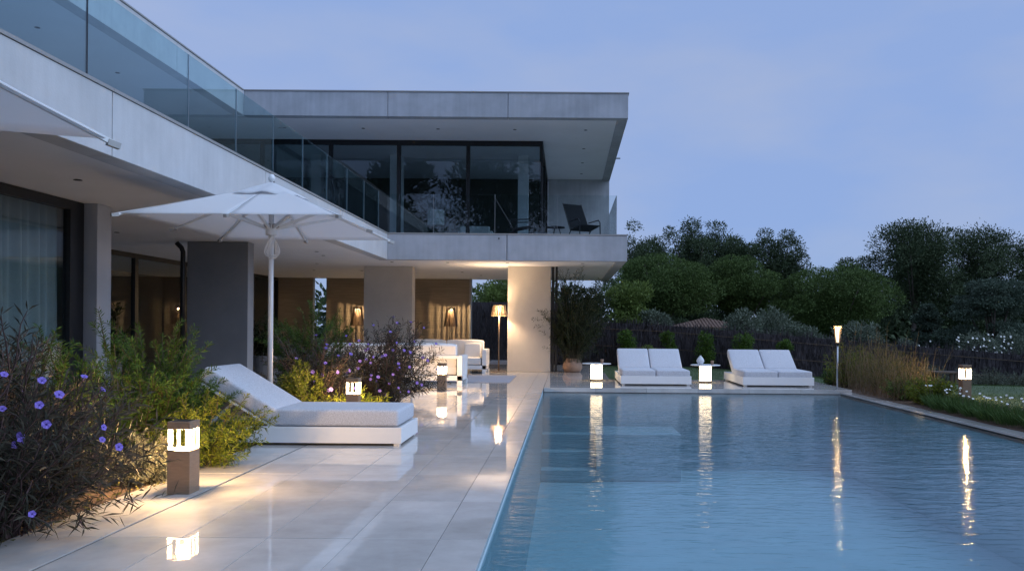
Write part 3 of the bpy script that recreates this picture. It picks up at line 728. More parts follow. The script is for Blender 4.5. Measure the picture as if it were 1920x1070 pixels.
# ------------------------------------------------------------------ parasols
def parasol(loc, label):
    t = thing('parasol', label, 'parasol', loc, 0, 'square white parasols')
    hx, hy, ze, zt = 1.09, 1.22, 2.30, 2.79
    MB().tube([(0, 0, 0), (0, 0, 2.74)], 0.029, 14).build('pole', 'white_metal', t, smooth=True)
    MB().lathe([(0.03, 0.0), (0.30, 0.0), (0.30, 0.05), (0.05, 0.07), (0.045, 0.35), (0.03, 0.36)], 28).build('base', 'grey_planter', t)
    MB().lathe([(0.012, 2.80), (0.012, 2.83), (0.036, 2.85), (0.040, 2.88), (0.025, 2.915), (0.004, 2.925)], 16).build('finial', 'white_metal', t, smooth=True)
    MB().lathe([(0.06, 2.22), (0.062, 2.23), (0.062, 2.33), (0.055, 2.34)], 18).build('slide_hub', 'white_metal', t)
    MB().lathe([(0.05, 2.66), (0.055, 2.67), (0.055, 2.73), (0.04, 2.74)], 18).build('crown_hub', 'white_metal', t)
    rim = [(-hx, -hy), (0, -hy), (hx, -hy), (hx, 0), (hx, hy), (0, hy), (-hx, hy), (-hx, 0)]
    def cz(s, edge): return zt - (zt - ze) * (s ** 1.02) - edge
    for k in range(8):
        a, c = rim[k], rim[(k + 1) % 8]; n = 12; V, F, ix = [], [], {}
        for i in range(n + 1):
            s = 0.02 + 0.98 * i / n
            for j in range(n + 1):
                u = j / n; x = (a[0] * (1 - u) + c[0] * u) * s; y = (a[1] * (1 - u) + c[1] * u) * s
                sag = 0.014 * s * math.sin(math.pi * u) * (1 - 0.8 * s ** 6)
                ix[i, j] = len(V); V.append((x, y, cz(s, sag)))
        for i in range(n):
            for j in range(n): F.append((ix[i, j], ix[i + 1, j], ix[i + 1, j + 1], ix[i, j + 1]))
        me = bpy.data.meshes.new('canopy_panel'); me.from_pydata(V, [], F); me.update()
        o = link('canopy_panel', me, 'canvas', t, smooth=True)
        sol = o.modifiers.new('s', 'SOLIDIFY'); sol.thickness = 0.003; sol.offset = 1
    # vent cap: small loose crown flap
    V, F = [(0, 0, 2.835)], []; m = 48
    for i, s in enumerate((0.10, 0.2, 0.29, 0.36)):
        for k in range(m):
            ang = 2 * math.pi * k / m; q = 1 / max(abs(math.cos(ang)), abs(math.sin(ang)))
            q = 1 + (q - 1) * 0.65
            V.append((hx * s * q * math.cos(ang), hy * s * q * math.sin(ang), cz(s * (1 + (q - 1) * 0.5), 0) + 0.040 - 0.012 * i / 3 + 0.012 * math.sin(ang * 8) * (i / 3) + 0.005 * math.sin(ang * 5 + i)))
    for k in range(m): F.append((0, 1 + k, 1 + (k + 1) % m))
    for i in range(3):
        for k in range(m): F.append((1 + i * m + k, 1 + (i + 1) * m + k, 1 + (i + 1) * m + (k + 1) % m, 1 + i * m + (k + 1) % m))
    me = bpy.data.meshes.new('vent_flap'); me.from_pydata(V, [], F); me.update()
    link('vent_flap', me, 'canvas', t, smooth=True).modifiers.new('s', 'SOLIDIFY').thickness = 0.003
    for (x, y) in rim:
        L_ = math.hypot(x, y); tip = 1 + 0.045 / L_
        p0 = Vector((x * 0.03, y * 0.03, 2.70)); p1 = Vector((x * tip, y * tip, ze - 0.018))
        pm = Vector((x * 0.5, y * 0.5, cz(0.5, 0) - 0.022))
        rb = MB().beam(p0, pm, 0.022, 0.028).beam(pm, p1, 0.022, 0.028).build('rib', 'white_metal', t)
        MB().beam(Vector((x * (tip - 0.04 / L_), y * (tip - 0.04 / L_), ze - 0.016)), p1 + (p1 - pm).normalized() * 0.03, 0.034, 0.034).build('rib_tip', 'metal_cap', rb)
        q = Vector((x * 0.52, y * 0.52, cz(0.52, 0) - 0.045))
        h = Vector((x, y, 0)).normalized() * 0.06
        st = MB().beam((h.x, h.y, 2.30), q, 0.026, 0.032).build('strut', 'white_metal', t)
        MB().beam(Vector((h.x * 0.9, h.y * 0.9, 2.315)), Vector((h.x * 1.5, h.y * 1.5, 2.33)), 0.03, 0.04).build('strut_joint', 'metal_cap', st)
    rope = MB()  # coiled crank rope
    for k in range(5):
        w_ = 0.05 + 0.020 * k; hgt = 0.235 + 0.018 * (k % 3); pts = []
        for i in range(25):
            a = 2 * math.pi * i / 24
            pts.append((0.03 + w_ * math.sin(a) * (0.55 - 0.45 * math.cos(a)), -0.034 - 0.005 * k, 2.215 - hgt * (1 - math.cos(a)) / 2))
        rope.tube(pts, 0.005, 6, cap=False)
    rope.build('rope_coil', 'white_paint', t, smooth=True)
    return t
par = parasol((-3.40, 9.50, 0), 'open white parasol standing behind the sun lounger')
lp = dup(par, (-3.80, 3.40, 0), R(4), 'white parasol cut by the left edge of the photograph, under the roof terrace')
lp.rotation_euler = (R(-1.7), R(3.5), R(4)); lp.scale = (1, 1, 1.03)

# ------------------------------------------------------------------ plants
def frames(D, rg):
    """random perpendicular vectors for directions D (n,3)"""
    Rv = rg.normal(size=D.shape); S = np.cross(D, Rv); S /= (np.linalg.norm(S, axis=1, keepdims=True) + 1e-9)
    return S
def leaves(P, D, ln, wd, rg, droop=0.0):
    """one folded diamond leaf per point: base, two sides, tip"""
    D = D / (np.linalg.norm(D, axis=1, keepdims=True) + 1e-9); S = frames(D, rg)
    ln = np.asarray(ln).reshape(-1, 1) * np.ones((len(P), 1)); wd = np.asarray(wd).reshape(-1, 1) * np.ones((len(P), 1))
    N = np.cross(D, S)
    mid = P + D * ln * 0.45 + N * wd * 0.25
    tip = P + D * ln; tip[:, 2] -= droop * ln[:, 0]
    V = np.stack([P, mid + S * wd / 2, tip, mid - S * wd / 2], axis=1).reshape(-1, 3)
    F = np.arange(len(P) * 4).reshape(-1, 4)
    return V, F
def tubes_np(paths, r0, r1):
    """thin three-sided tapering stems; paths: list of (k,3) arrays"""
    V, F, o = [], [], 0
    for p in paths:
        k = len(p); rr = np.linspace(r0, r1, k)
        for i in range(k):
            for a in (0, 2.094, 4.189): V.append((p[i][0] + rr[i] * math.cos(a), p[i][1] + rr[i] * math.sin(a), p[i][2]))
        for i in range(k - 1):
            for a in range(3): F.append((o + i * 3 + a, o + i * 3 + (a + 1) % 3, o + i * 3 + 3 + (a + 1) % 3, o + i * 3 + 3 + a))
        o += 3 * k
    return np.array(V), np.array(F)
flower_mesh = {}
def flower(parent, p, d, m='flower_purple', size=0.022):
    if m not in flower_mesh:
        b = MB(); n = 5
        b.tube([(0, 0, -1.6), (0, 0, -0.5), (0, 0, 0)], [0.10, 0.16, 0.42], 6, cap=False)
        for k in range(n):
            a = 2 * math.pi * k / n; w = 0.62
            b.add([(0.25 * math.cos(a - 0.5), 0.25 * math.sin(a - 0.5), 0), (0.25 * math.cos(a + 0.5), 0.25 * math.sin(a + 0.5), 0),
                   (1.0 * math.cos(a + w), 1.0 * math.sin(a + w), 0.25), (1.15 * math.cos(a), 1.15 * math.sin(a), 0.12), (1.0 * math.cos(a - w), 1.0 * math.sin(a - w), 0.25)], [(0, 1, 2, 3, 4)])
        me = bpy.data.meshes.new('flower'); me.from_pydata(b.v, [], b.f); me.update(); me.materials.append(MATS[m]); flower_mesh[m] = me
    o = bpy.data.objects.new('flower', flower_mesh[m]); col.objects.link(o); o.parent = parent
    o.location = p; o.scale = (size,) * 3
    o.rotation_euler = Vector(d).to_track_quat('Z', 'Y').to_euler()
    return o

def stem_shrub(name, label, loc, r, h, ns, leaf_m, stem_m, seed, ll=0.10, lw=0.012, step=0.045, per=2, arch=0.5, nflow=0, lean=(0, 0), group=None, up=0.25, fsize=0.022, sub=2):
    """many arching stems from a clump, each with side shoots carrying narrow leaves"""
    rg = np.random.default_rng(seed)
    t = thing(name, label, 'shrub', loc, 0, group)
    paths, P, D, tips = [], [], [], []
    for s in range(ns):
        az = rg.uniform(0, 2 * math.pi); rr = r * math.sqrt(rg.uniform(0.02, 1)); hh = h * rg.uniform(0.20, 1.05) * (1 - 0.40 * (rr / r) ** 2)
        base = np.array([0.25 * rr * math.cos(az), 0.25 * rr * math.sin(az), 0])
        end = np.array([rr * math.cos(az) + lean[0] * hh, rr * math.sin(az) + lean[1] * hh, hh])
        k = 9; u = np.linspace(0, 1, k)[:, None]
        bend = np.array([math.cos(az), math.sin(az), 0]) * 0.0
        path = base + (end - base) * np.concatenate([u ** (1 + arch), u ** (1 + arch), u ** 0.85], axis=1) + rg.normal(size=(k, 3)) * 0.012
        subs = [path]
        for q in range(sub):
            i0 = rg.integers(3, k - 2); d = (path[i0 + 1] - path[i0]); d = d / np.linalg.norm(d) + rg.normal(size=3) * 0.55; d[2] = abs(d[2]) + 0.1; d /= np.linalg.norm(d)
            L_ = hh * rg.uniform(0.22, 0.42); uu = np.linspace(0, 1, 5)[:, None]
            subs.append(path[i0] + d * L_ * uu + np.array([0, 0, -0.05]) * uu ** 2 + rg.normal(size=(5, 3)) * 0.006)
        for q, sp in enumerate(subs):
            paths.append(sp); tips.append((sp[-1], sp[-1] - sp[-2]))
            seg = np.linalg.norm(np.diff(sp, axis=0), axis=1); L_ = seg.sum(); m = max(3, int(L_ / step))
            st = 0.22 if q == 0 else 0.05
            for w in np.linspace(st, 1, m):
                f = w * (len(sp) - 1); i = min(int(f), len(sp) - 2); p = sp[i] + (sp[i + 1] - sp[i]) * (f - i); dd = (sp[i + 1] - sp[i]); dd = dd / (np.linalg.norm(dd) + 1e-9)
                for _ in range(per):
                    v = rg.normal(size=3); v -= dd * v.dot(dd); v /= np.linalg.norm(v) + 1e-9
                    P.append(p); D.append(v * 0.8 + dd * 0.55 + np.array([0, 0, up]))
    P, D = np.array(P), np.array(D)
    V, F = leaves(P, D, ll * rg.uniform(0.6, 1.2, len(P)), lw * rg.uniform(0.8, 1.2, len(P)), rg, 0.12)
    npmesh('foliage', V, F, leaf_m, t, 'stuff')
    V, F = tubes_np(paths, 0.0065, 0.003); npmesh('stems', V, F, stem_m, t, 'stuff')
    score = np.array([(p[0] * 0.45 - p[1] * 0.9 + p[2] * 0.5) for p, d in tips]) + rg.normal(size=len(tips)) * 0.22
    order = np.argsort(-score)[:int(nflow * 1.6)]; order = rg.permutation(order)[:nflow]
    for i in order:
        p, d = tips[i]; flower(t, tuple(p + d / (np.linalg.norm(d) + 1e-9) * 0.02), tuple(d + rg.normal(size=3) * 0.02 + np.array([0.01, -0.03, 0.01])), size=fsize * rg.uniform(0.8, 1.2))
    return t
GRP = 'purple flowering shrubs in the house border'
stem_shrub('ruellia_shrub', 'dark narrow leaved shrub with purple flowers at the lower left corner', (-3.30, 4.70, 0), 1.0, 1.10, 300, 'leaf_ruellia', 'stem_purple', 1, 0.10, 0.011, 0.050, 2, 0.4, 40, (0.02, 0), GRP, fsize=0.019)
stem_shrub('ruellia_shrub', 'tall purple flowered shrub before the curtained window at left edge', (-4.15, 5.6, 0), 0.85, 1.30, 120, 'leaf_ruellia', 'stem_purple', 2, 0.10, 0.011, 0.045, 2, 0.4, 16, (0.02, 0.02), GRP, fsize=0.019)
stem_shrub('ruellia_shrub', 'large dark shrub dotted with purple flowers behind the lounger, nearest the sofa', (-2.85, 12.9, 0), 1.0, 1.30, 230, 'leaf_ruellia', 'stem_purple', 3, 0.10, 0.012, 0.045, 2, 0.35, 46, (0.03, 0), GRP, fsize=0.021)
stem_shrub('ruellia_shrub', 'dark purple flowered shrub just right of the parasol pole', (-3.55, 11.7, 0), 0.80, 1.15, 130, 'leaf_ruellia', 'stem_purple', 4, 0.10, 0.012, 0.045, 2, 0.35, 20, (0, 0), GRP, fsize=0.022)
GRP2 = 'feathery green shrubs in the house border'
FK = dict(per=4, arch=0.75, up=0.25, sub=6)
stem_shrub('feathery_shrub', 'feathery green shrub with a pointed top before the dark pillar', (-3.72, 7.3, 0), 0.72, 1.30, 60, 'leaf_feather', 'stem_green', 11, 0.060, 0.008, 0.022, lean=(0, 0), group=GRP2, **FK)
stem_shrub('feathery_shrub', 'slim feathery green shrub in front of the left window frame', (-3.98, 6.35, 0), 0.42, 1.28, 34, 'leaf_feather', 'stem_green', 12, 0.060, 0.008, 0.022, group=GRP2, **FK)
stem_shrub('feathery_shrub', 'low yellow green feathery shrub spilling beside the nearest bollard light', (-3.12, 7.05, 0), 0.55, 0.62, 60, 'leaf_yellow', 'stem_green', 13, 0.055, 0.008, 0.022, group=GRP2, lean=(0.25, 0), **FK)
stem_shrub('feathery_shrub', 'feathery green shrub leaning over the head of the sun lounger', (-3.75, 7.9, 0), 0.65, 0.80, 45, 'leaf_feather', 'stem_green', 14, 0.058, 0.008, 0.022, group=GRP2, lean=(0.35, 0), **FK)
stem_shrub('feathery_shrub', 'tall feathery green shrub behind the parasol pole', (-4.0, 12.9, 0), 0.75, 1.62, 60, 'leaf_feather', 'stem_green', 15, 0.065, 0.009, 0.026, group=GRP2, **FK)
stem_shrub('feathery_shrub', 'yellowish feathery shrub at the foot of the parasol pole', (-3.45, 10.9, 0), 0.45, 0.72, 36, 'leaf_yellow', 'stem_green', 16, 0.06, 0.009, 0.026, group=GRP2, **FK)
stem_shrub('silver_shrub', 'low silvery cushion plant beside the nearest bollard light', (-3.16, 6.25, 0), 0.28, 0.38, 70, 'leaf_silver', 'stem_green', 17, 0.030, 0.005, 0.014, per=4, arch=0.3, up=0.3, sub=2)
stem_shrub('low_grass_plant', 'low yellow green plant round the bollard light behind the lounger', (-2.80, 11.1, 0), 0.42, 0.34, 46, 'leaf_yellow', 'stem_green', 18, 0.11, 0.012, 0.03, per=2, arch=0.2, up=0.5)
def leaf_litter():
    rg = np.random.default_rng(5); n = 1500
    P = np.stack([rg.uniform(-4.6, -3.0, n), rg.uniform(3.5, 8.5, n), rg.uniform(-0.01, 0.02, n)], 1); P[:, 2] += 0.004
    D = rg.normal(size=(n, 3)); D[:, 2] *= 0.25
    V, F = leaves(P, D, rg.uniform(0.02, 0.06, n), rg.uniform(0.012, 0.03, n), rg)
    o = npmesh('leaf_litter', V, F, 'leaf_reed', None, 'stuff'); tag(o, 'dry brown leaves lying on the soil under the shrubs', 'leaf litter')
leaf_litter()

# potted plants
t = stem_shrub('potted_plant', 'tall wispy dark plant in a round terracotta pot beside the pale column', (0.17, 21.95, 0), 0.95, 2.55, 130, 'leaf_dark', 'stem_green', 21, 0.10, 0.012, 0.05, per=3, arch=0.9, up=0.2, sub=3)
for o in t.children: o.location = (0, 0, 0.24)
MB().lathe([(0.17, 0), (0.21, 0.01), (0.265, 0.10), (0.255, 0.20), (0.19, 0.31), (0.165, 0.335), (0.175, 0.36), (0.155, 0.36), (0.14, 0.30)], 32).build('pot', 'terracotta', t, smooth=True)
def planter(loc, label, seed, h=0.9):
    t = stem_shrub('planter', label, loc, 0.45, h, 40, 'leaf_dark', 'stem_green', seed, 0.14, 0.03, 0.05, per=2, arch=0.5)
    for o in t.children: o.location = (0, 0, 0.5)
    MB().lathe([(0.26, 0), (0.33, 0.55), (0.30, 0.55), (0.28, 0.48)], 28).build('pot', 'grey_planter', t, smooth=False)
planter((-6.2, 17.2, 0), 'grey planter with dark leaves just right of the dark pillar', 31)
planter((-8.3, 14.8, 0), 'dark leafy plant in a grey planter before the recessed glazing', 32, 1.1)
planter((-8.1, 13.2, 0), 'large dark potted plant right of the left pillar', 33, 1.2)

# reeds, border and lawn to the right of the pool
def reeds():
    t = thing('reed_clump', 'tall clump of rust and yellow reed stems beside the garden torch', 'reeds', (6.3, 15.9, -0.05))
    rg = np.random.default_rng(41); paths, P, D = [], [], []
    for s in range(620):
        y = rg.uniform(-1.6, 2.4); x = rg.uniform(-0.60, 0.35 + 0.12 * y); hh = rg.uniform(0.35, 0.92) * (1 - 0.3 * max(0, -y) / 1.6)
        if rg.uniform() < 0.08: hh *= 1.5
        k = 5; u = np.linspace(0, 1, k)[:, None]; le = rg.normal(size=2) * 0.09
        p = np.array([x, y, 0]) + np.concatenate([le[0] * u ** 1.6, le[1] * u ** 1.6, u * hh], axis=1); paths.append(p)
        for w in np.linspace(0.25, 1, 9):
            i = min(int(w * 4), 3); P.append(p[i] + (p[i + 1] - p[i]) * (w * 4 - i)); D.append(rg.normal(size=3) * 0.6 + np.array([0, 0, 1.0]))
    V, F = tubes_np(paths, 0.005, 0.0025); npmesh('stalks', V, F, 'reed_stalk', t, 'stuff')
    V, F = leaves(np.array(P), np.array(D), rg.uniform(0.06, 0.16, len(P)), 0.008, rg); npmesh('leaf_blades', V, F, 'leaf_reed', t, 'stuff')
reeds()
stem_shrub('border_shrub', 'light green leafy shrub at the left end of the reeds', (6.05, 17.7, -0.05), 0.55, 0.95, 50, 'leaf_yellow', 'stem_green', 42, 0.08, 0.014, 0.04, per=2, arch=0.6)
stem_shrub('border_shrub', 'low green shrub in front of the reeds by the pool coping', (6.0, 14.6, -0.05), 0.45, 0.45, 60, 'leaf_light', 'stem_green', 43, 0.05, 0.02, 0.03, per=3, arch=0.4)
stem_shrub('border_shrub', 'yellow lit leafy shrub at the right end of the reeds', (6.08, 13.75, -0.05), 0.45, 0.50, 70, 'leaf_yellow', 'stem_green', 44, 0.07, 0.016, 0.03, per=3, arch=0.5)
stem_shrub('border_shrub', 'dark green low shrub between the daybed and the reeds', (5.95, 16.2 + 2.3, -0.05), 0.35, 0.42, 40, 'leaf_strap', 'stem_green', 45, 0.07, 0.02, 0.03, per=2, arch=0.4)
def flower_border():
    rg = np.random.default_rng(46)
    for c in range(11):
        y = 13.15 - c * 0.48; x = 5.92 + rg.uniform(-0.03, 0.10)
        where = ('nearest the reeds', 'second from the reeds', 'third from the reeds', 'fourth from the reeds', 'fifth from the reeds', 'sixth from the reeds', 'seventh from the reeds', 'eighth from the reeds', 'ninth from the reeds', 'tenth from the reeds', 'farthest from the reeds')[c]
        t = thing('strap_leaf_clump', 'strap leaved clump with white flowers along the coping, ' + where, 'plant', (x, y, -0.05), 0, 'white flowered clumps along the pool coping')
        n = 560; a = rg.uniform(0, 2 * math.pi, n); rr = 0.26 * np.sqrt(rg.uniform(0, 1, n))
        P = np.stack([rr * np.cos(a), rr * np.sin(a) * 1.2, np.zeros(n)], 1)
        D = np.stack([np.cos(a) * rg.uniform(0.1, 0.75, n), np.sin(a) * rg.uniform(0.1, 0.75, n), np.ones(n)], 1)
        V, F = leaves(P, D, rg.uniform(0.20, 0.36, n), rg.uniform(0.009, 0.015, n), rg, 0.22); npmesh('foliage', V, F, 'leaf_strap', t, 'stuff')
        paths = []
        for k in range(rg.integers(4, 9)):
            p = np.array([rg.uniform(-0.2, 0.2), rg.uniform(-0.24, 0.24), 0.0]); q = p + np.array([rg.normal() * 0.05, rg.normal() * 0.05, rg.uniform(0.26, 0.38)])
            paths.append(np.stack([p, (p + q) / 2, q])); flower(t, tuple(q), (rg.normal() * 0.4, -0.5, 0.8), 'flower_white', 0.016)
        V, F = tubes_np(paths, 0.003, 0.002); npmesh('flower_stems', V, F, 'stem_green', t, 'stuff')
flower_border()
def grass():
    rg = np.random.default_rng(50); n = 60000
    x = np.concatenate([rg.uniform(6.9, 17, n // 2), rg.uniform(1.05, 8.0, n // 4), rg.uniform(7, 12, n // 4)])
    y = np.concatenate([rg.uniform(8, 24, n // 2), rg.uniform(19.1, 26, n // 4), rg.uniform(9, 16, n // 4)])
    z = np.array([ground_z(a, b) for a, b in zip(x, y)]); P = np.stack([x, y, z], 1)
    D = rg.normal(size=(n, 3)) * 0.45; D[:, 2] = 1
    V, F = leaves(P, D, rg.uniform(0.02, 0.05, n), 0.006, rg); o = npmesh('grass', V, F, 'grass_blade', None, 'stuff')
    tag(o, 'short mown green grass covering the lawn', 'grass')
grass()

# ------------------------------------------------------------------ fence, far planting, trees
def fence_top(x): return 1.40 - 0.075 * (x - 2.0) if x > 2 else 1.40
fence = thing('brush_fence', 'long dark brushwood fence closing the garden behind the daybeds', 'fence', (0, 27.0, 0))
rgf = np.random.default_rng(60)
x = -1.0
while x < 24:
    x1 = x + 2.0; z0, z1 = fence_top(x), fence_top(x1); zb0, zb1 = z0 - 1.75, z1 - 1.75
    pnl = MB().hexa([(x + 0.01, -0.03, zb0), (x1 - 0.01, -0.03, zb1), (x1 - 0.01, 0.03, zb1), (x + 0.01, 0.03, zb0)], [(x + 0.01, -0.03, z0 - 0.04), (x1 - 0.01, -0.03, z1 - 0.04), (x1 - 0.01, 0.03, z1 - 0.04), (x + 0.01, 0.03, z0 - 0.04)]).build('brush_panel', 'brush', fence)
    n = 1100; u = rgf.uniform(0, 1, n); zt = z0 + (z1 - z0) * u
    P = np.stack([x + 2 * u, -0.035 + rgf.normal(size=n) * 0.02 - 0.02, zt - rgf.uniform(0.1, 1.7, n)], 1)
    D = rgf.normal(size=(n, 3)) * 0.12; D[:, 2] = 1
    V, F = leaves(P, D, rgf.uniform(0.15, 0.4, n), 0.022, rgf); V[:, 2] = np.minimum(V[:, 2], fence_top(8) + 3); npmesh('twigs', V, F, 'brush', pnl, 'stuff')
    for k in range(3):
        zz = 0.25 + 0.55 * k; MB().beam((x, -0.09, z0 - zz), (x1, -0.09, z1 - zz), 0.012, 0.018).build('tie_wire', 'dark_wood', pnl)
    MB().tube([(x, 0.06, zb0 - 0.2), (x, 0.06, z0 + 0.01)], 0.03, 6).build('post', 'dark_wood', fence)
    x = x1
fence2 = thing('brush_fence', 'taller dark brushwood fence seen through the opening beside the sofa', 'fence', (-9, 33.0, 0))
for k in range(5):
    pnl = MB().box(k * 2 + 0.01, k * 2 + 1.99, -0.03, 0.03, -0.8, 2.15).build('brush_panel', 'brush', fence2)
    n = 700; P = np.stack([k * 2 + rgf.uniform(0, 2, n), np.full(n, -0.05) + rgf.normal(size=n) * 0.015, rgf.uniform(0, 1.9, n)], 1); D = rgf.normal(size=(n, 3)) * 0.12; D[:, 2] = 1
    V, F = leaves(P, D, rgf.uniform(0.15, 0.35, n), 0.025, rgf); npmesh('twigs', V, F, 'brush', pnl, 'stuff')
    MB().tube([(k * 2, 0.06, -0.8), (k * 2, 0.06, 2.2)], 0.03, 6).build('post', 'dark_wood', fence2)

def clumps_shell(clumps, n, rg, inner=0.55, jit=0.17):
    """points spread through the outer part of overlapping ellipsoid clumps, with outward directions"""
    C = np.array([c[0] for c in clumps]); S = np.array([c[1] for c in clumps])
    wts = (S[:, 0] * S[:, 1] + S[:, 0] * S[:, 2]); wts = wts / wts.sum()
    k = rg.choice(len(clumps), n, p=wts); d = rg.normal(size=(n, 3)); d /= np.linalg.norm(d, axis=1, keepdims=True)
    rad = inner + (1 - inner) * rg.uniform(0, 1, n) ** 0.6
    rad *= 1 + jit * rg.normal(size=n)
    return C[k] + d * rad[:, None] * S[k], d
def tree(name, label, loc, top, rx, crown_h, leaf_m, seed, n=9000, nc=30, size=0.16, kind='pine', group=None, cat='tree', trunk=0.16, lean=0.0, ry=None):
    """tapered trunk with limbs into a crown of leaf clumps; top is the height above the base"""
    rg = np.random.default_rng(seed); t = thing(name, label, cat, loc, 0, group); ry = ry or rx
    cb = top - crown_h; clumps = []
    for k in range(nc):
        a = rg.uniform(0, 2 * math.pi)
        if kind == 'umbrella':
            if k < nc // 4: q = rg.uniform(0, 0.5); zz = cb + crown_h * rg.uniform(0.30, 0.50); s = rx * rg.uniform(0.42, 0.52); sh = s * 0.60
            else: q = math.sqrt(rg.uniform(0, 1)) * 0.92; zz = cb + crown_h * (0.10 + 0.78 * math.sqrt(max(0, 1 - q * q)) * rg.uniform(0.88, 1)); s = rx * rg.uniform(0.13, 0.21); sh = s * 0.7
        elif kind == 'cedar':
            lv = rg.uniform(0, 1); q = rg.uniform(0.25, 1) * (1 - 0.72 * lv); zz = cb + crown_h * lv * 0.95; s = rx * rg.uniform(0.16, 0.30); sh = s * 0.35
        elif kind == 'column':
            q = math.sqrt(rg.uniform(0, 1)) * 0.7; zz = cb + crown_h * (0.04 + 0.88 * (k + 0.5) / nc); s = rx * rg.uniform(0.38, 0.58); sh = s * 0.9
        else:
            lv = rg.uniform(0, 1)
            if k < nc // 3: q = rg.uniform(0, 0.45); zz = cb + crown_h * (0.1 + 0.7 * lv); s = rx * rg.uniform(0.36, 0.52); sh = s * 0.8
            else: q = math.sqrt(rg.uniform(0, 1)) * (1.0 if lv < 0.5 else 1.0 - 0.95 * (lv - 0.5)); zz = cb + crown_h * (0.03 + 0.92 * lv); s = rx * rg.uniform(0.13, 0.27); sh = s * rg.uniform(0.55, 0.85)
        clumps.append(((q * rx * math.cos(a) + lean * zz, q * ry * math.sin(a), zz), (s, s, sh)))
    P, d = clumps_shell(clumps, n, rg, 0.78, 0.09) if kind == 'umbrella' else clumps_shell(clumps, n, rg)
    D = d * 0.8 + rg.normal(size=(n, 3)) * 0.5 + np.array([0, 0, 0.35])
    V, F = leaves(P, D, size * rg.uniform(0.6, 1.3, n), size * 0.42 * rg.uniform(0.7, 1.2, n), rg)
    npmesh('crown', V, F, leaf_m, t, 'stuff')
    b = MB(); hc = cb + crown_h * 0.55
    pts = [(lean * z + 0.05 * math.sin(z * 1.3 + seed), 0.05 * math.cos(z * 1.1 + seed), z) for z in np.linspace(0, hc, 7)]
    b.tube(pts, [trunk * (1 - 0.62 * i / 6) for i in range(7)], 8)
    for k in sorted(range(nc), key=lambda q: rg.uniform())[:min(nc, 14)]:
        c = Vector(clumps[k][0]); s0 = Vector(pts[3 + (k % 3)]) if c.z > cb else Vector(pts[2]); m = (s0 + c) / 2 + Vector((0, 0, -0.12 * rx))
        b.tube([s0, m, c], [trunk * 0.36, trunk * 0.22, trunk * 0.08], 6)
    b.build('trunk', 'bark', t, smooth=True)
    return t
def P_at(px, Y): return (px - 1062) * Y / 1550.0
G1 = 'umbrella pines behind the fence'
tree('umbrella_pine', 'dome crowned pine directly beside the right end of the villa', (4.9, 42, -1.0), 6.15, 3.0, 3.7, 'leaf_pine', 101, 60000, 80, 0.12, 'umbrella', G1)
tree('umbrella_pine', 'middle dome crowned pine behind the first daybed', (9.0, 43, -1.0), 6.25, 2.45, 3.9, 'leaf_pine', 102, 52000, 70, 0.12, 'umbrella', G1)
tree('umbrella_pine', 'broad dome crowned pine left of the garden torch', (13.6, 42, -1.0), 5.65, 3.4, 4.1, 'leaf_pine', 103, 66000, 84, 0.12, 'umbrella', G1)
G2 = 'tall pines on the skyline'
tree('tall_pine', 'tall shaggy pine rising just right of the villa roof', (5.4, 57, -1.2), 9.7, 3.0, 8.2, 'leaf_pine_dark', 111, 36000, 54, 0.17, 'pine', G2, trunk=0.22)
tree('tall_pine', 'tall bushy pine second from the villa on the skyline', (8.7, 58, -1.2), 10.0, 2.9, 8.4, 'leaf_pine_dark', 116, 36000, 54, 0.17, 'pine', G2, trunk=0.22)
tree('tall_pine', 'tall pine with a raised tip at the middle of the left tree group', (11.7, 58, -1.2), 10.1, 2.7, 8.4, 'leaf_pine_dark', 112, 33000, 50, 0.17, 'pine', G2, trunk=0.22)
tree('tall_pine', 'tall pine at the right end of the left tree group', (15.0, 59, -1.2), 9.6, 2.7, 8.0, 'leaf_pine_dark', 113, 33000, 50, 0.17, 'pine', G2, trunk=0.22)
tree('tall_pine', 'lower pine at the left end of the right tree group', (19.0, 54, -1.4), 7.6, 2.7, 5.6, 'leaf_pine_dark', 114, 28000, 46, 0.165, 'pine', G2, trunk=0.2)
tree('tall_pine', 'large pine with a bare leaning trunk in the right tree group', (21.8, 52, -1.4), 9.1, 3.4, 5.2, 'leaf_pine_dark', 115, 40000, 60, 0.165, 'pine', G2, trunk=0.22, lean=0.04)
tree('tall_pine', 'big round topped pine right of the leaning trunk', (26.4, 53, -1.4), 9.2, 3.4, 6.2, 'leaf_pine_dark', 117, 40000, 60, 0.165, 'pine', G2, trunk=0.22)
tree('tall_pine', 'tall pine cut by the right edge of the photograph', (30.0, 53, -1.4), 8.9, 2.2, 7.4, 'leaf_pine_dark', 118, 24000, 44, 0.165, 'pine', G2, trunk=0.2)
tree('cedar_tree', 'broad grey green cedar with layered boughs at the right edge', (20.6, 40, -1.6), 5.4, 3.0, 5.0, 'leaf_cedar', 121, 44000, 60, 0.13, 'cedar', None, trunk=0.22)
tree('cedar_tree', 'smaller grey green cedar left of the broad one', (18.2, 42, -1.6), 4.2, 1.5, 3.9, 'leaf_cedar', 122, 20000, 36, 0.13, 'cedar', None, trunk=0.18)
tree('small_tree', 'light green leafy tree under the villa overhang at right', (2.35, 30.5, -0.4), 3.35, 1.0, 2.2, 'leaf_light', 131, 5200, 24, 0.15, 'pine', None, trunk=0.07)
tree('small_tree', 'green leafy tree seen through the opening beside the standing lamp', (-2.9, 35.5, -0.6), 4.0, 1.5, 2.4, 'leaf_light', 132, 6500, 26, 0.17, 'pine', None, trunk=0.10)
tree('small_tree', 'dark bushy tree behind the potted plant', (0.6, 29.8, -0.3), 3.0, 1.25, 2.6, 'leaf_dark', 133, 9000, 26, 0.12, 'pine', None, trunk=0.08)
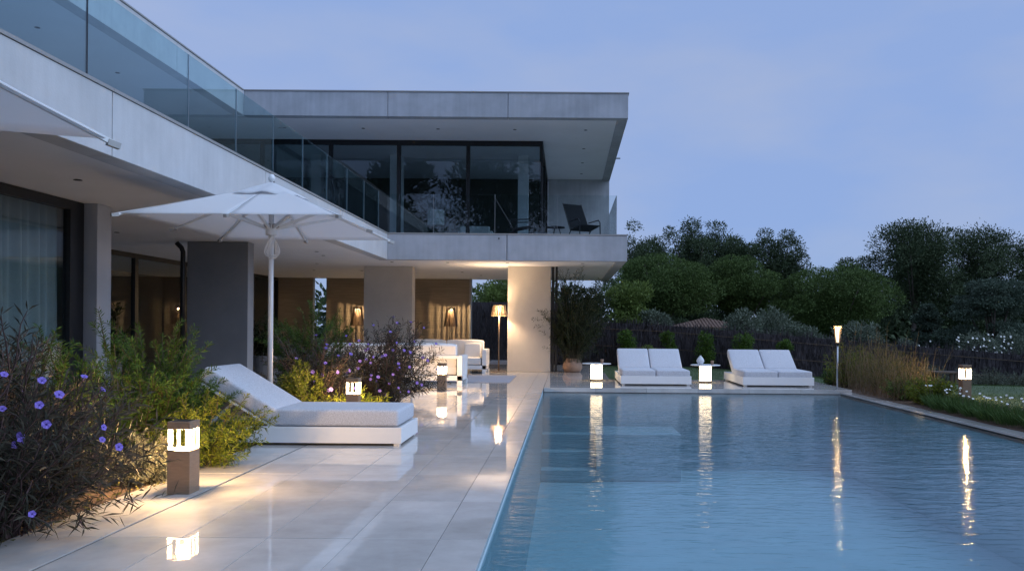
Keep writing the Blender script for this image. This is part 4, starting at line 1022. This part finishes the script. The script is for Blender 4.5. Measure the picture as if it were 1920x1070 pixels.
def bush(name, label, px, Y, zt, w, h, leaf_m, seed, n=4500, size=0.12, group=None, flowers=0):
    zb = ground_z(P_at(px, Y), Y) if Y < 27 else -1.0
    t = tree(name, label, (P_at(px, Y), Y, zb), zt - zb, w / 2, min(h, zt - zb - 0.03), leaf_m, seed, n, 22, size, 'pine', group, 'shrub', 0.05, ry=w / 3.2)
    if flowers:
        rg = np.random.default_rng(seed)
        for k in range(flowers): flower(t, (rg.uniform(-w / 2.2, w / 2.2), -w / 3.0 + rg.uniform(-0.1, 0.15), zt - zb - rg.uniform(0.0, 0.8) * h * 0.6), (rg.normal() * 0.3, -1, 0.5), 'flower_white', 0.032)
    return t
G3 = 'grey green oleanders behind the fence'
bush('oleander', 'grey green oleander below the light green tree', 1225, 30, 1.85, 1.9, 1.7, 'leaf_oleander', 141, group=G3)
bush('oleander', 'grey green oleander right of the small hut roof', 1385, 31, 1.95, 2.2, 2.1, 'leaf_oleander', 142, group=G3)
bush('oleander', 'broad grey green oleander behind the second daybed', 1460, 32, 1.90, 2.7, 2.1, 'leaf_oleander', 143, n=5500, group=G3)
bush('oleander', 'low grey green oleander just left of the garden torch', 1530, 30, 1.30, 1.6, 1.5, 'leaf_oleander', 144, group=G3)
bush('oleander', 'grey green oleander just right of the garden torch', 1605, 31, 1.50, 2.3, 1.8, 'leaf_oleander', 145, group=G3)
bush('oleander', 'grey oleander with few flowers behind the reed tops', 1705, 31, 0.85, 1.5, 1.5, 'leaf_oleander', 146, group=G3, flowers=5)
bush('oleander', 'oleander full of white flowers above the lawn bollard light', 1828, 30, 1.05, 2.2, 1.6, 'leaf_oleander', 147, n=5500, group=G3, flowers=46)
bush('oleander', 'grey green oleander at the right edge of the photograph', 1915, 31, 1.2, 2.1, 1.8, 'leaf_oleander', 148, n=5500, group=G3)
G4 = 'climbing shrubs along the brushwood fence'
for px, zt, w, lb, sd_ in ((1176, 1.10, 0.60, 'slim climbing shrub on the fence left of the first daybed', 151), (1253, 1.12, 0.50, 'slim climbing shrub on the fence above the first daybed', 152),
                     (1321, 1.05, 0.62, 'climbing shrub on the fence behind the vase', 153), (1394, 0.98, 0.75, 'wide climbing shrub on the fence above the second daybed', 154), (1470, 0.80, 0.45, 'short climbing shrub on the fence at the right of the second daybed', 155)):
    Y = 26.4; tree('fence_shrub', lb, (P_at(px, Y), Y, -0.25), zt + 0.25, w / 2, zt + 0.1, 'leaf_feather', sd_, 2600, 18, 0.075, 'column', G4, 'shrub', 0.03)
bush('round_bush', 'round pale green bush peeking over the first daybed', 1220, 25.2, 0.62, 0.85, 0.6, 'leaf_light', 161, n=2600, size=0.07)
G5 = 'lavender mounds at the far side of the lawn'
for px, lb, sd_ in ((1745, 'grey lavender mound at the left of the lawn edge', 171), (1800, 'grey lavender mound behind the lawn bollard light', 172), (1858, 'grey lavender mound right of the lawn bollard light', 173), (1912, 'grey lavender mound at the right edge of the lawn', 174)):
    Y = 22.5; X_ = P_at(px, Y); stem_shrub('lavender', lb, (X_, Y, ground_z(X_, Y)), 0.55, 0.55, 90, 'leaf_oleander', 'stem_green', sd_, 0.08, 0.008, 0.04, per=2, arch=0.25, group=G5)
# dense wood closing the view between the trunks
def far_wood():
    rg = np.random.default_rng(180); cl = []
    for k in range(220):
        x = rg.uniform(-20, 50); y = rg.uniform(66, 74); z = rg.uniform(-1, 3.4); s = rg.uniform(1.3, 2.5); cl.append(((x, y, z), (s, s, s * 0.9)))
    P, d = clumps_shell(cl, 40000, rg); D = d + rg.normal(size=P.shape) * 0.5; V, F = leaves(P, D, rg.uniform(0.4, 0.8, len(P)), 0.3, rg)
    o = npmesh('far_wood', V, F, 'leaf_pine_dark', None, 'stuff'); tag(o, 'dark wood closing the view behind the pine trunks', 'wood')
far_wood()
# dark trees behind the viewpoint, which the glazing mirrors
for i, (x, y, tp) in enumerate(((-13, -20, 15), (-6, -24, 17), (1.5, -21, 15.5), (8, -24, 16.5), (15, -21, 15))):
    tree('mirrored_tree', ('dark tree mirrored in the glazing at its left end', 'dark tree mirrored in the glazing left of its middle', 'dark tree mirrored in the middle of the upper glazing', 'dark tree mirrored in the glazing right of its middle', 'dark tree mirrored in the glazing at its right end')[i], (x, y, -0.1), tp, 4.6, 12.5, 'leaf_pine_dark', 190 + i, 9000, 40, 0.5, 'pine', 'trees mirrored in the glazing', trunk=0.3)
# small hut and neighbouring shed
t = thing('garden_hut', 'small hut with a low hipped tile roof behind the fence', 'hut', (6.7, 40, -1.2))
MB().box(-1.5, 1.5, -1.5, 1.5, 0, 2.42).build('wall', 'white_render', t)
rf = MB().add([(-1.9, -1.9, 2.40), (1.9, -1.9, 2.40), (1.9, 1.9, 2.40), (-1.9, 1.9, 2.40), (-0.1, 0, 2.86), (0.1, 0, 2.86)], [(0, 1, 5, 4), (1, 2, 5), (2, 3, 4, 5), (3, 0, 4), (3, 2, 1, 0)]).build('roof', 'roof_tile', t)
for k in range(24):
    x = -1.85 + k * 0.16; u = 1 - abs(x) / 1.9; MB().tube([(x, -1.9, 2.405), (x, -1.9 + 1.9 * u, 2.405 + 0.46 * u)], 0.05, 6).build('tile_row', 'roof_tile', rf)
t = thing('garden_shed', 'small pale gabled shed seen beside the rear wall', 'shed', (-5.05, 34, -0.7))
MB().box(-1.2, 1.2, 0, 2.5, 0, 2.0).build('wall', 'white_render', t)
MB().add([(-1.3, -0.15, 2.55 - 0.55), (1.3, -0.15, 2.0), (1.3, 2.6, 2.0), (-1.3, 2.6, 2.0), (0, -0.15, 2.65), (0, 2.6, 2.65)], [(0, 1, 4), (1, 2, 5, 4), (3, 0, 4, 5), (2, 3, 5), (0, 3, 2, 1)]).build('roof', 'metal_cap', t)
MB().box(0.55, 1.0, -0.02, 0.02, 0.9, 1.8).build('window', 'window_glass', t)
t = thing('garden_bench', 'low wooden bench at the far edge of the lawn', 'bench', (P_at(1772, 21.5), 21.5, ground_z(P_at(1772, 21.5), 21.5)))
for k in range(4): MB().box(-0.30, 0.30, -0.2 + k * 0.11, -0.2 + k * 0.11 + 0.09, 0.30, 0.34).build('slat', 'dark_wood', t)
for sx in (-1, 1):
    for sy in (-1, 1): MB().box(sx * 0.24 - 0.04, sx * 0.24 + 0.04, sy * 0.14 - 0.03, sy * 0.14 + 0.03, 0, 0.30).build('leg', 'dark_wood', t)
